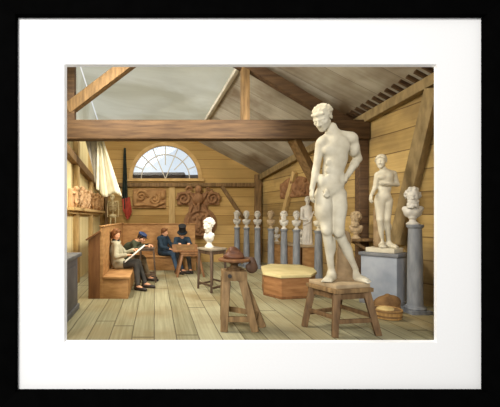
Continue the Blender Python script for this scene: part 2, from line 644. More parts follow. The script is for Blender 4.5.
def add_hand(s, wr, d, n, L, side=1, curl=0.5, k=0.004):
    """palm along d, n = palm side, thumb leaves towards side * (d x n)"""
    d = unit(d); n = np.array(n, float); n = unit(n - d * (n @ d))
    t = np.cross(d, n) * side
    R = np.stack([t, d, n], 1)
    s.frame(wr, R, L)
    s.box((0, .26, 0), (.21, .27, .085), k=.06, rnd=.08)
    for i, (x, ln) in enumerate(((.16, .40), (.055, .46), (-.055, .42), (-.155, .33))):
        p = np.array([x, .48, 0.0]); a = 0.15 + curl * .35
        rr = .056 - .004 * i
        for j, f in enumerate((.45, .32, .23)):
            q = p + np.array([0, math.cos(a), math.sin(a)]) * ln * f * 1.05
            s.cap(p, q, rr, rr * .9, k=.012)
            p = q; rr *= .9; a += curl * .75
    p = np.array([.16, .12, .02]); a = .75
    for ln, rr in ((.22, .075), (.17, .062), (.13, .052)):
        q = p + np.array([math.sin(a) * .8, math.cos(a), .45 * curl + .25]) * ln
        s.cap(p, q, rr, rr * .9, k=.03)
        p = q; a -= .35 + .3 * curl
    s.frame()
    return s


def add_foot(s, ank, toe, sc=1.0, floor_z=None):
    """bare foot with five toes; ank = ankle centre, toe = tip of the big toe side"""
    ank = np.array(ank, float); toe = np.array(toe, float)
    d = toe - ank; d[2] = 0
    L = np.linalg.norm(d); d /= L
    x = np.array([d[1], -d[0], 0])
    z0 = floor_z if floor_z is not None else toe[2]
    g = lambda a, b, c: np.array([ank[0], ank[1], z0]) + d * a + x * b + np.array([0, 0, c])
    s.ell(g(-.05 * sc, 0, .045 * sc), (.045 * sc, .045 * sc, .05 * sc), k=.03 * sc)
    s.cap(ank, g(.03 * sc, 0, .05 * sc), .05 * sc, .045 * sc, k=.04 * sc)
    s.cap(g(.0, 0, .06 * sc), g(L * .72, 0, .032 * sc), .046 * sc, .032 * sc, k=.03 * sc)
    s.cap(g(.05 * sc, .028 * sc, .03 * sc), g(L * .75, .03 * sc, .024 * sc), .032 * sc, .026 * sc, k=.03 * sc)
    s.cap(g(-.02, -.02 * sc, .028 * sc), g(L * .68, -.035 * sc, .022 * sc), .03 * sc, .024 * sc, k=.03 * sc)
    for i, b in enumerate((.04, .018, -.002, -.022, -.04)):
        s.cap(g(L * .74, b * sc, .022 * sc), g(L * (1.0 - .05 * i), b * 1.1 * sc, .015 * sc), .017 * sc if i == 0 else .013 * sc, .013 * sc if i == 0 else .010 * sc, k=.006 * sc)
    return s


# ================================================================== THE ROOM
Y0, Y1 = 4.60, 12.73                # front edge and back wall of the studio
XL = -2.0
XR0, XR1 = wall_x(Y0), wall_x(Y1)


def slab(name, pts, off, mat):
    """a thick sheet: polygon pts pushed by off"""
    mb = MB()
    a = [Vector([float(c) for c in p]) for p in pts]
    b = [p + Vector(off) for p in a]
    mb.loft([a, b])
    return struct(mb.build(name, mat, smooth=20))


slab('floor', [(XL - .1, Y0, 0), (XR0 + .1, Y0, 0), (XR1 + .1, Y1 + .1, 0), (XL - .1, Y1 + .1, 0)], (0, 0, -.1), 'floor')


def wl_top(y):
    return 3.88 + (y - 7.9) * 0.11


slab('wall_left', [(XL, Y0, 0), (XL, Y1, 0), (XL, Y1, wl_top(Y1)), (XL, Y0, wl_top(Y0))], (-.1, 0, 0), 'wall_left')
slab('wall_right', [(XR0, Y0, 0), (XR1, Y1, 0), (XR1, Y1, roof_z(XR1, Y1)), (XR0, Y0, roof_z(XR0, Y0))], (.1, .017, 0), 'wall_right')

# roof edges: the bar between skylight and boarded slope
BAR_B, BAR_F = V(1.40, Y1, roof_z(1.40, Y1)), V(2.46, Y0, roof_z(2.46, Y0))
SKL_B, SKL_F = V(XL, Y1, 4.95), V(XL, Y0, 6.80)

# back wall with a half-round window opening
WC, WZ, WR = 0.38, 3.03, 1.26
mb = MB()
arc = [(WC + WR * math.cos(t), WZ + WR * math.sin(t)) for t in np.linspace(0, math.pi, 33)]
outer = []
for (x, z) in arc:                  # matching points on the outline above
    if x > 1.40:
        outer.append((x, roof_z(x, Y1)))
    else:
        f = (x - XL) / (1.40 - XL)
        outer.append((x, SKL_B[2] + (BAR_B[2] - SKL_B[2]) * f))
polys = [[(XL, 0), (XR1, 0), (XR1, WZ), (XL, WZ)],
         [(arc[0][0], WZ), (XR1, WZ), (XR1, roof_z(XR1, Y1)), outer[0]],
         [(XL, WZ), (arc[-1][0], WZ), outer[-1], (XL, SKL_B[2])]]
for a0, a1, o0, o1 in zip(arc, arc[1:], outer, outer[1:]):
    polys.append([a1, a0, o0, o1])
for pl in polys:
    mb.loft([[(x, Y1, z) for x, z in pl], [(x, Y1 + .12, z) for x, z in pl]])
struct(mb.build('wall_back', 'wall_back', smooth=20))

# boarded roof slope on the right
n = Vector((.527, .237, 1)).normalized() * .08
slab('ceiling', [BAR_F + V(0, 0, .0), (XR0 + .05, Y0, roof_z(XR0 + .05, Y0)), (XR1 + .05, Y1 + .05, roof_z(XR1 + .05, Y1 + .05)), BAR_B], n, 'ceiling')

# the wall the picture frame hangs on, with the opening the studio is seen through
mb = MB()
ox0, ox1, oz1 = -1.30, 3.85, 3.72
for x0, x1, z0, z1 in ((-8.0, ox0, -4.0, 7.2), (ox1, 11.0, -4.0, 7.2), (ox0, ox1, oz1, 7.2), (ox0, ox1, -4.0, -.12)):
    mb.box((x0, Y0 + .0, z0), (x1, Y0 + .08, z1))
struct(mb.build('wall_front', 'gallery_wall'))

# skylight in the left roof slope and the glazed strip above the left wall
win = MB()
K = 6
rows = []
for i in range(K + 1):
    f = i / K
    a = BAR_F + (BAR_B - BAR_F) * f
    b = SKL_F + (SKL_B - SKL_F) * f
    rows.append((a, b))
for (a0, b0), (a1, b1) in zip(rows, rows[1:]):
    win.bm.faces.new([win.bm.verts.new(list(map(float, p_))) for p_ in (a0, b0, b1, a1)])
sky = struct(win.build('window_2', 'frosted'))
mb = MB()
p = [(XL - .03, Y0, wl_top(Y0)), (XL - .03, Y1, wl_top(Y1)), tuple(SKL_B + V(-.03, 0, 0)), tuple(SKL_F + V(-.03, 0, 0))]
mb.bm.faces.new([mb.bm.verts.new(list(map(float, q_))) for q_ in p])
struct(mb.build('window_3', 'frosted'))
mb = MB()
mb.beam(BAR_F + V(0, 0, -.05), BAR_B + V(0, 0, -.05), .10, .10)
struct(mb.build('trim_1', 'window_bar', bevel=.01))

# half-round window: frame, glazing bars, pane
mb = MB()
yw = Y1 - .05
ri, ro = WR - .06, WR + .07
A = np.linspace(0, math.pi, 33)
rings = []
for t in A:
    c, s_ = math.cos(t), math.sin(t)
    rings.append([(WC + ri * c, yw, WZ + ri * s_), (WC + ro * c, yw, WZ + ro * s_), (WC + ro * c, Y1 + .1, WZ + ro * s_), (WC + ri * c, Y1 + .1, WZ + ri * s_)])
mb.loft(rings)
mb.box((WC - ro - .06, yw - .06, WZ - .10), (WC + ro + .06, Y1 + .1, WZ + .0))
wf = struct(mb.build('window_1', 'window_frame'))
mb = MB()
for r_ in (WR * .36, WR * .70):
    pts = [(WC + r_ * math.cos(t), Y1 + .03, WZ + r_ * math.sin(t)) for t in np.linspace(0, math.pi, 25)]
    if r_ > WR * .5:
        mb.tube(pts, .020, 6)
for i in range(1, 8):
    t = math.pi * i / 8
    r0 = 0.0 if i in (3, 5) else WR * (.70 if i % 2 else .36)
    if i == 4:
        r0 = WR * .40
    mb.beam((WC + r0 * math.cos(t), Y1 + .03, WZ + r0 * math.sin(t)), (WC + ri * math.cos(t), Y1 + .03, WZ + ri * math.sin(t)), .032, .032, (0, 1, 0))
gb = mb.build('glazing_bars', 'window_bar', wf)
mb = MB()
pts = [(WC + (ri + .02) * math.cos(t), WZ + (ri + .02) * math.sin(t)) for t in A]
mb.loft([[(x, Y1 + .05, z) for x, z in pts], [(x, Y1 + .056, z) for x, z in pts]])
mb.build('pane', 'glass', wf)

# rails, posts and plates fixed to the walls
mb = MB(); mb.beam((XL, Y1 - .06, 2.80), (XR1, Y1 - .06, 2.80), .12, .14); struct(mb.build('trim_2', 'timber', bevel=.01))
mb = MB(); mb.beam((XR0 - .08, Y0, roof_z(XR0, Y0) - .10), (XR1 - .08, Y1, roof_z(XR1, Y1) - .10), .16, .20); struct(mb.build('trim_3', 'grey_timber', bevel=.015))
mb = MB()
for i in range(26):                                  # short rafter ends above the plate
    y = Y0 + .1 + i * .16
    x = wall_x(y)
    mb.beam((x - .30, y, roof_z(x - .30, y) - .03), (x - .02, y, roof_z(x - .02, y) - .03), .05, .06)
struct(mb.build('trim_4', 'beam'))
mb = MB(); mb.box((XR1 - .28, Y1 - .14, 0), (XR1 - .06, Y1, roof_z(XR1 - .06, Y1) - .02)); struct(mb.build('trim_5', 'timber', bevel=.01))
mb = MB(); mb.box((.50, Y1 - .06, 0), (.72, Y1, 2.74)); struct(mb.build('trim_6', 'pale_timber', bevel=.01))
for k, y in ((7, 8.65), (8, 10.6)):
    mb = MB(); mb.box((XL, y - .11, 0), (XL + .12, y + .11, wl_top(y) - .02)); struct(mb.build('trim_%d' % k, 'pale_timber', bevel=.01))
mb = MB(); mb.beam((XL + .07, 7.2, 3.12), (XL + .07, 12.4, 2.62), .14, .2); struct(mb.build('trim_9', 'timber', bevel=.01))


def brace(a, b, w, h, mat, label):
    mb = MB(); mb.beam(a, b, w, h)
    o = mb.build('timber_brace', mat, bevel=.012, loc=a)
    tag(o, label, 'brace')
    return o


def on_right(px, py, off=.07):
    u = (px - VX) / FPX
    d = (3.89 + .169 * 12.73 - off) / (u + .169)
    return P(px, py, d)


brace(on_right(434, 88, .09), on_right(397, 243, .09), .15, .26, 'grey_timber', 'broad slanting timber brace on the right wall behind the bust on the tall grey column')
brace(on_right(295, 172), on_right(281, 224), .12, .16, 'pale_timber', 'thin slanting brace on the right wall beside the irregular red relief')
brace((2.42, Y1 - .06, 2.74), (3.18, Y1 - .06, 1.62), .12, .12, 'timber', 'slanting timber brace on the back wall above the first grey columns')

# ------------------------------------------------------------------ roof truss
TD = 7.82
ts = FPX / TD
def T(px, py, dy=0.0):
    return P(px, py, TD + dy)
truss = thing('roof_truss', 'dark timber roof truss with a long tie beam spanning the studio', 'roof truss', (XL + .05, TD, 3.55))
MB().beam((XL, TD, 3.55), (wall_x(TD), TD, 3.55), .30, .42).build('tie_beam', 'beam', truss, bevel=.02)
MB().beam(T(245, 124, .02), T(245, 66, .02), .20, .17, (1, 0, 0)).build('king_post', 'timber', truss, bevel=.015)
MB().beam(T(243, 62, .0), T(353, 128, .0), .20, .23).build('rafter', 'beam', truss, bevel=.015)
MB().beam(T(68, 110, .0), T(176, 28, .0), .24, .24).build('rafter', 'timber', truss, bevel=.015)
MB().beam(T(176, 28, .05), T(243, 66, .05), .18, .2).build('collar', 'beam', truss, bevel=.015)
MB().beam((XL + .09, TD, 3.76), (XL + .09, TD, 5.6), .2, .26, (1, 0, 0)).build('upper_post', 'beam', truss, bevel=.015)
MB().beam((wall_x(TD) - .1, TD, 0), (wall_x(TD) - .1, TD, 3.34), .2, .2, (1, 0, 0)).build('wall_post', 'beam', truss, bevel=.015)
b1 = on_right(333, 216, .06)
MB().beam(T(293, 138), b1, .2, .2).build('strut', 'timber', truss, bevel=.015)

# ------------------------------------------------------------------ things beyond the window
mb = MB()
for i, (x, w, z) in enumerate(((-3.4, 2.2, 3.80), (-1.2, 2.6, 3.95), (1.4, 2.0, 3.82), (3.4, 2.6, 4.0))):
    mb.prism([(x, 17.2), (x + w, 17.2), (x + w, 19), (x, 19)], 0, z - .25)
    mb.loft([[(x - .1, 17.1, z - .25), (x + w + .1, 17.1, z - .25), (x + w + .1, 19.1, z - .25), (x - .1, 19.1, z - .25)],
             [(x - .1, 18.0, z), (x + w + .1, 18.0, z), (x + w + .1, 18.1, z), (x - .1, 18.1, z)]])
tag(mb.build('rooftops', 'roof_outside', loc=(0, 17.2, 0)), 'low strip of distant roofs seen along the bottom of the half-round window', 'rooftops')

# ------------------------------------------------------------------ the picture frame
FY = 4.55
def fx(px, d): return (px - VX) / FPX * d
def fz(py, d): return EYE - (py - VY) / FPX * d
fl, fr, ft, fb = fx(18, FY), fx(481, FY), fz(18, FY), fz(389, FY)
pf = thing('picture_frame', 'black picture frame with a wide white mat around the whole studio view', 'picture frame', ((fl + fr) / 2, FY, fb - .5))
wdt, fy0 = .55, FY - .09
def rail(a, b, c, d_):
    mb = MB()
    mb.loft([[(x, fy0, z) for x, z in (a, b, c, d_)], [(x, FY + .04, z) for x, z in (a, b, c, d_)]])
    return mb.build('frame_rail', 'frame_black', pf, bevel=.006)
rail((fl - wdt, fb - wdt), (fl, fb), (fl, ft), (fl - wdt, ft + wdt))
rail((fr, fb), (fr + wdt, fb - wdt), (fr + wdt, ft + wdt), (fr, ft))
rail((fl - wdt, ft + wdt), (fl, ft), (fr, ft), (fr + wdt, ft + wdt))
rail((fl - wdt, fb - wdt), (fr + wdt, fb - wdt), (fr, fb), (fl, fb))
MBK = 4.59
ix0, ix1, iz0, iz1 = fx(67, MBK), fx(434, MBK), fz(340, MBK), fz(67, MBK)
jx0, jx1, jz0, jz1 = fx(64.3, FY), fx(436.7, FY), fz(342.3, FY), fz(64.3, FY)
mb = MB()
bm = mb.bm
def ring(x0, x1, z0, z1, y): return [bm.verts.new((x, y, z)) for x, z in ((x0, z0), (x1, z0), (x1, z1), (x0, z1))]
R0 = ring(fl - .1, fr + .1, fb - .1, ft + .1, FY); R1 = ring(jx0, jx1, jz0, jz1, FY); R2 = ring(ix0, ix1, iz0, iz1, MBK); R3 = ring(fl - .1, fr + .1, fb - .1, ft + .1, MBK)
for a, b in ((R0, R1), (R1, R2), (R2, R3), (R3, R0)):
    for i in range(4):
        bm.faces.new([a[i], a[(i + 1) % 4], b[(i + 1) % 4], b[i]])
mb.build('mat_board', 'mat_board', pf, smooth=10)


# ================================================================== FURNITURE AND STANDS
def legs_table(root, top, feet, z, thick, leg_w, top_mat, leg_mat, inset=.06, stretch_z=None, apron=.0, top_name='table_top', over=0.0, stretch_w=.035):
    """top: 4 corners in plan, feet: 4 floor points"""
    c = np.mean(np.array(top), 0)
    mb = MB()
    pts = [tuple(c + (np.array(p) - c) * (1 + over)) for p in top]
    mb.prism(pts, z - thick, z)
    mb.build(top_name, top_mat, root, bevel=min(.012, thick * .25))
    tops = [np.array(p) + (c - np.array(p)) / np.linalg.norm(c - np.array(p)) * inset for p in top]
    for p, f in zip(tops, feet):
        MB().beam((f[0], f[1], 0), (p[0], p[1], z - thick), leg_w * .9, leg_w * .9, (.3, 1, 0), leg_w * 1.1, leg_w * 1.1).build('leg', leg_mat, root, bevel=.006)
    def at(i, zz):
        t = zz / (z - thick)
        return (feet[i][0] + (tops[i][0] - feet[i][0]) * t, feet[i][1] + (tops[i][1] - feet[i][1]) * t, zz)
    if apron:
        for i in range(4):
            MB().beam(at(i, z - thick - apron / 2), at((i + 1) % 4, z - thick - apron / 2), .03, apron).build('apron', leg_mat, root, bevel=.004)
    if stretch_z:
        for i in range(4):
            zz = stretch_z + (.05 if i % 2 else 0)
            MB().beam(at(i, zz), at((i + 1) % 4, zz), stretch_w, stretch_w * 1.4).build('stretcher', leg_mat, root, bevel=.004)


# low stool carrying the big statue
ST = [(2.43, 4.70), (3.02, 4.85), (2.87, 5.40), (2.27, 5.24)]
SF = [(2.41, 4.69), (3.04, 4.76), (2.83, 5.46), (2.20, 5.16)]
SZ = .635
t = thing('statue_stool', 'sturdy square wooden stool under the largest nude statue', 'stool', (2.65, 5.05, 0))
legs_table(t, ST, SF, SZ, .06, .085, 'stand', 'stand_dark', .08, .20, .09, 'stool_top', .03, .04)

# modelling stand with turntable
t = thing('modelling_stand', 'wooden four legged modelling stand with a round turntable board', 'modelling stand', (1.2, 5.1, 0))
MB().prism([(.97, 4.98), (1.31, 4.96), (1.34, 5.28), (1.0, 5.30)], .70, .84).build('block', 'stand', t, bevel=.015)
for a, f in (((1.03, 5.04), (.97, 4.92)), ((1.25, 5.02), (1.41, 4.92)), ((1.28, 5.24), (1.58, 5.12)), ((1.05, 5.25), (1.08, 5.52))):
    MB().beam((f[0], f[1], 0), (a[0], a[1], .74), .10, .075, (.3, 1, 0), .12, .09).build('leg', 'stand', t, bevel=.01)
for a, b in (((.985, 4.95, .17), (1.36, 4.94, .17)), ((1.0, 4.96, .22), (1.07, 5.45, .22)), ((1.36, 4.95, .14), (1.50, 5.13, .2)), ((1.08, 5.44, .2), (1.49, 5.14, .2))):
    MB().beam(a, b, .05, .075).build('stretcher', 'stand', t, bevel=.008)
MB().cyl((1.06, 4.97, .775), (1.06, 4.95, .775), .028).build('bolt', 'iron', t)
MB().lathe((1.16, 5.12, .84), [(.10, 0), (.11, .03), (.06, .05), (.05, .08), (.09, .11), (.10, .13)], 20).build('pivot', 'stand_dark', t)
MB().lathe((1.16, 5.12, .97), [(.225, 0), (.235, .01), (.235, .03), (.225, .04)], 10).build('turntable', 'settle_dark', t)
s = Sdf()
s.ell((1.15, 5.12, 1.035), (.155, .13, .05), k=.03).ell((1.15, 5.12, 1.09), (.10, .09, .08), k=.05).ell((1.13, 5.10, 1.15), (.05, .05, .03), k=.04)
s.ell((1.22, 5.08, 1.06), (.06, .05, .05), k=.03).ell((1.07, 5.07, 1.05), (.05, .05, .04), k=.03).cap((1.1, 5.05, 1.12), (1.2, 5.03, 1.1), .02, .015, k=.02)
tag(s.build('clay_model', 'clay', None, .008, loc=(1.15, 5.12, 1.01)), 'small red brown clay sketch on the turntable of the modelling stand', 'clay model')
s = Sdf()
s.cap((1.30, 5.10, 1.018), (1.40, 5.06, 1.0), .022, .03, k=.03).cap((1.40, 5.06, 1.0), (1.41, 5.03, .90), .035, .06, k=.04).ell((1.38, 5.0, .88), (.07, .05, .07), k=.05)
s.ell((1.42, 5.04, .92), (.04, .05, .08), k=.03).ell((1.33, 4.98, .90), (.04, .03, .05), k=.04)
tag(s.build('wet_cloth', 'clay_dark', None, .009, loc=(1.37, 5.05, .86)), 'dark bunched wet cloth hanging off the edge of the turntable', 'cloth')

# dark table with plaster bust
t = thing('tall_table', 'tall slim dark table with a greyish top carrying a white bust', 'table', (1.28, 7.87, 0))
TT = [(1.19, 7.42), (1.60, 7.80), (1.37, 8.35), (.96, 7.95)]
legs_table(t, TT, [(1.20, 7.44), (1.60, 7.84), (1.36, 8.32), (.98, 7.95)], .935, .045, .05, 'table_top', 'table_dark', .05, .10, .08, 'table_top', .02, .03)

# chest with canted corners
t = thing('canted_chest', 'low reddish wooden chest with canted corners and a pale lid', 'chest', (3.0, 7.8, 0))
OC = [(2.46, 6.83), (3.10, 6.95), (3.40, 7.35), (3.58, 7.9), (3.50, 8.45), (2.84, 8.62), (2.48, 8.2), (2.23, 7.25)]
cc = np.mean(np.array(OC), 0)
MB().prism([tuple(cc + (np.array(p) - cc) * .95) for p in OC], 0.0, .42).build('body', 'chest_side', t, bevel=.01)
MB().prism([tuple(cc + (np.array(p) - cc) * .97) for p in OC], 0.0, .05).build('plinth', 'settle_dark', t, bevel=.01)
MB().prism(OC, .42, .475).build('lid', 'chest_top', t, bevel=.012)

# corner settle
t = thing('corner_settle', 'orange brown corner settle with high panelled back and box seat', 'bench', (-.8, 9, 0))
mb = MB(); mb.box((-1.09, 6.92, 0), (-1.03, 11.21, 1.42)); mb.box((-1.10, 6.90, 1.42), (-1.0, 11.23, 1.45)); mb.build('backrest', 'settle', t, bevel=.008)
mb = MB(); mb.box((-1.03, 11.15, 0), (1.28, 11.21, 1.40)); mb.box((-1.03, 11.12, 1.40), (1.30, 11.23, 1.43)); mb.build('backrest', 'settle', t, bevel=.008)
MB().box((-1.03, 6.90, .40), (-.49, 11.15, .44)).build('seat', 'settle', t, bevel=.008)
MB().box((-.49, 10.63, .40), (1.28, 11.15, .44)).build('seat', 'settle', t, bevel=.008)
MB().box((-1.03, 6.93, 0), (-.53, 11.15, .40)).build('seat_box', 'settle', t, bevel=.006)
MB().box((-.53, 10.68, 0), (1.25, 11.15, .40)).build('seat_box', 'settle', t, bevel=.006)
mb = MB(); mb.loft([[(-1.32, 6.92, 0), (-1.09, 6.92, 0), (-1.09, 6.92, 1.32), (-1.32, 6.92, 1.17)], [(-1.32, 7.6, 0), (-1.09, 7.6, 0), (-1.09, 7.6, 1.32), (-1.32, 7.6, 1.17)]])
mb.build('end_panel', 'settle_dark', t, bevel=.008)
mb = MB(); mb.beam((-1.36, 6.90, 1.165), (-1.08, 6.90, 1.345), .08, .03, (0, 0, 1)); mb.build('end_rail', 'settle_dark', t, bevel=.006)

# slate grey cabinet at the left edge
t = thing('grey_cabinet', 'slate grey cabinet cut off by the left edge of the picture', 'cabinet', (-1.62, 5.5, 0))
MB().box((-1.93, 4.75, .08), (-1.37, 6.20, .92)).build('body', 'cabinet_grey', t, bevel=.01)
MB().box((-1.95, 4.73, 0), (-1.34, 6.23, .09)).build('plinth', 'pedestal_top', t, bevel=.012)
MB().box((-1.97, 4.71, .92), (-1.31, 6.27, .985)).build('cornice', 'pedestal_top', t, bevel=.015)
MB().box((-1.375, 4.9, .2), (-1.355, 6.05, .8)).build('panel', 'cabinet_grey', t, bevel=.008)

# small drawing desk and drawing stool
t = thing('drawing_desk', 'small dark drawing desk in front of the man with the blue cap', 'desk', (-.2, 8.8, 0))
legs_table(t, [(-.40, 8.62), (.0, 8.62), (.0, 9.0), (-.40, 9.0)], [(-.36, 8.64), (.02, 8.64), (.02, 9.0), (-.36, 9.0)], .86, .03, .035, 'table_dark', 'table_dark', .05, .2, .05)
t = thing('drawing_stool', 'brown four legged stool before the man in the top hat', 'stool', (.97, 9.7, 0))
legs_table(t, [(.70, 9.45), (1.24, 9.50), (1.22, 9.92), (.68, 9.88)], [(.60, 9.42), (1.33, 9.47), (1.28, 9.98), (.60, 9.95)], .66, .05, .06, 'desk', 'desk', .07, None, .05, 'stool_top')
mb = MB(); mb.rbox((.84, 9.72, .76), (.72, .40, .035), .03, .42); tag(mb.build('drawing_board', 'desk', loc=(.84, 9.72, .70), bevel=.005), 'tilted brown drawing board resting on the stool before the man in the top hat', 'drawing board')
mb = MB(); mb.rbox((.84, 9.715, .783), (.50, .28, .006), .03, .42); tag(mb.build('drawing_sheet', 'sack', loc=(.84, 9.715, .78)), 'brownish sheet lying on the tilted board before the top hat', 'sheet')

# sideboard along the right wall
t = thing('low_sideboard', 'long low orange sideboard along the right wall behind the grey columns', 'sideboard', (4.0, 10.4, 0))
def sbx(y, off): return wall_x(y) - off
def sb(y0, y1, o0, o1, z0, z1):
    return MB().hexa([(sbx(y0, o1), y0, z0), (sbx(y0, o0), y0, z0), (sbx(y1, o0), y1, z0), (sbx(y1, o1), y1, z0),
                      (sbx(y0, o1), y0, z1), (sbx(y0, o0), y0, z1), (sbx(y1, o0), y1, z1), (sbx(y1, o1), y1, z1)])
sb(9.5, 11.35, .02, .50, .80, .86).build('top', 'plaster_tan', t, bevel=.01)
sb(9.55, 11.3, .04, .45, .06, .80).build('body', 'settle', t, bevel=.01)
for y in (9.6, 10.45, 11.2):
    sb(y - .05, y + .05, .40, .48, 0, .80).build('post', 'settle_dark', t, bevel=.006)

# pedestal of the second statue
PN = np.array((4.25, 6.15)); pa = unit((.82, .57)); pb = np.array((-pa[1], pa[0]))
def prect(o): return [tuple(PN - pa * o - pb * o), tuple(PN + pa * (.50 + o) - pb * o), tuple(PN + pa * (.50 + o) + pb * (.60 + o)), tuple(PN - pa * o + pb * (.60 + o))]
pc = PN + pa * .25 + pb * .30
t = thing('statue_pedestal', 'square grey blue pedestal under the smaller nude statue on the right', 'pedestal', (pc[0], pc[1], 0))
MB().prism(prect(0), .0, .90).build('shaft', 'pedestal', t, bevel=.01)
MB().prism(prect(.025), 0, .09).build('base', 'pedestal_top', t, bevel=.015)
MB().prism(prect(.035), .90, .965).build('cornice', 'pedestal_top', t, bevel=.018)


# grey columns
def make_column(x, y, h, r, label, group, name='bust_column'):
    t = thing(name, label, 'column', (x, y, 0), group)
    MB().lathe((x, y, .10), [(r * 1.08, 0), (r, .05), (r * .96, (h - .2) * .6), (r * .84, h - .17)], 24).build('shaft', 'column', t)
    mb = MB(); mb.rbox((x, y, .03), (r * 3.0, r * 3.0, .06)); mb.lathe((x, y, .06), [(r * 1.35, 0), (r * 1.42, .02), (r * 1.3, .045), (r * 1.1, .055), (r * 1.05, .07)], 24)
    mb.build('base', 'column', t)
    MB().lathe((x, y, h - .07), [(r * .84, 0), (r * 1.0, .02), (r * 1.08, .04), (r * 1.08, .07)], 24).build('capital', 'column', t)
    return t


COLS = [(237, 11.75), (246.5, 11.4), (257.5, 11.1), (271, 10.5), (284, 9.95), (296.5, 9.45), (318.5, 8.7)]
clab = ['grey bust column farthest back in the row, first from the table with the white bust',
        'grey bust column second from the back of the row along the rear',
        'grey bust column third from the back, just before the rear corner post',
        'grey bust column fourth from the back, rising behind the left end of the chest',
        'grey bust column fifth from the back, rising behind the middle of the chest lid',
        'grey bust column sixth from the back, in front of the low sideboard',
        'grey bust column seventh from the back, just behind the legs of the big statue']
CG = 'grey columns in a row carrying busts'
cpos = [((px - VX) / FPX * d, d) for px, d in COLS]
CH = 1.285
c0 = make_column(cpos[0][0], cpos[0][1], CH, .098, clab[0], CG)
for (x, y), lb in zip(cpos[1:], clab[1:]):
    copy_tree(c0, (x, y, 0), lb, CG)
BCX, BCY = (415 - VX) / FPX * 5.93, 5.93
make_column(BCX, BCY, 1.49, .115, 'tall grey column on a square base at the right edge carrying a bearded bust', None)


def bust(x, y, z, H, f, hair, beard, mat, label, group=None, wide=1.0, sock=.22):
    """head and chest on a turned socle"""
    t = thing('bust', label, 'bust', (x, y, z), group)
    f = unit(f)
    sd = unit(np.cross(f, (0, 0, 1)))
    hs = H * sock
    MB().lathe((x, y, z), [(H * .15, 0), (H * .155, hs * .15), (H * .09, hs * .4), (H * .075, hs * .65), (H * .11, hs * .95), (H * .10, hs * 1.15)], 20).build('socle', mat, t)
    s = Sdf()
    c = V(x, y, z)
    up = V(0, 0, 1)
    Hh = H * .46
    hc = c + up * (H - Hh * .52) + f * H * .03
    R = face_frame(f)
    fh = unit((f[0], f[1], 0))
    s.ell(c + up * H * .33, (H * .21 * wide, H * .125, H * .17), R=face_frame(fh), k=H * .05)
    s.cap(c + up * H * .43 - sd * H * .17 * wide, c + up * H * .43 + sd * H * .17 * wide, H * .075, k=H * .06)
    for q in (-1, 1):
        s.ell(c + up * H * .34 + sd * q * H * .09 + fh * H * .07, H * .075, k=H * .05)
    s.cap(c + up * H * .42, hc - up * Hh * .2 - f * Hh * .08, H * .085, H * .08, k=H * .05)
    s.ell(c + up * H * .13, (H * .3, H * .3, H * .055), k=H * .03, op='s')
    s.cap(c + up * hs * .9, c + up * H * .33, H * .07, H * .1, k=H * .04)
    add_head(s, hc, R, Hh, hair, beard)
    s.build('head_and_chest', mat, t, max(.006, H * .0135))
    return t


BG = 'plaster busts on the row of grey columns'
specs = [((-.5, -.85, -.1), 'curly', True, 'plaster_grey', 'greyish bearded bust on the grey column farthest back'),
         ((-.2, -1, 0), 'short', False, 'plaster_grey', 'greyish short haired bust on the second grey column from the back'),
         ((-.3, -1, 0), 'bun', False, 'plaster_grey', 'grey bust with smooth hair on the third grey column from the back'),
         ((-.6, -.8, -.1), 'curly', False, 'plaster_tan', 'tan curly haired bust on the fourth grey column from the back'),
         ((-.5, -.9, -.15), 'curly', True, 'plaster_white', 'bright white bearded bust on the fifth grey column from the back'),
         ((-.3, -1, -.1), 'bun', False, 'plaster_grey', 'dim grey bust with hair bun on the sixth grey column from the back'),
         ((-.4, -1, 0), 'short', False, 'plaster', 'cream bust on the seventh grey column partly hidden by the big statue')]
for (x, y), (f, hair, bd, mt, lb) in zip(cpos, specs):
    bust(x, y, CH, .49 + (y - 8.7) * .02, f, hair, bd, mt, lb, BG)
bust(BCX - .04, BCY, 1.49, .62, (-.55, -.8, -.05), 'curly', True, 'plaster_grey', 'large grey bearded bust on the tall column at the right edge', sock=.2)
bust(1.22, 7.88, .935, .66, (-.75, -.6, -.2), 'curly', False, 'plaster_white', 'white plaster bust on the tall slim dark table', wide=.85, sock=.3)
# bust on a bracket, right wall
bx, by, bz = (356 - VX) / FPX * 7.5, 7.5, 1.16
mb = MB(); mb.box((bx - .2, by - .19, bz - .05), (wall_x(by) - .0, by + .2, bz)); mb.beam((bx - .08, by, bz - .06), (wall_x(by) - .02, by, bz - .36), .06, .06)
tag(mb.build('wall_bracket', 'timber', loc=(wall_x(by), by, bz - .3), bevel=.008), 'small timber bracket on the right wall under a tan bust', 'bracket')
bust(bx, by, bz, .57, (-.7, -.7, -.1), 'curly', True, 'plaster_tan', 'tan bust on a wall bracket behind the calf of the big statue')
# on the sideboard
x, y = (276 - VX) / FPX * 11.1, 11.1
bust(x + .02, y, .86, .45, (-.4, -.9, 0), 'short', False, 'plaster_grey', 'small greyish bust at the far end of the low sideboard')
x, y = (300.5 - VX) / FPX * 10.0, 10.0
bust(x, y, .86, .42, (-.5, -.85, 0), 'bun', False, 'plaster_white', 'small white bust on the sideboard left of the draped figure')

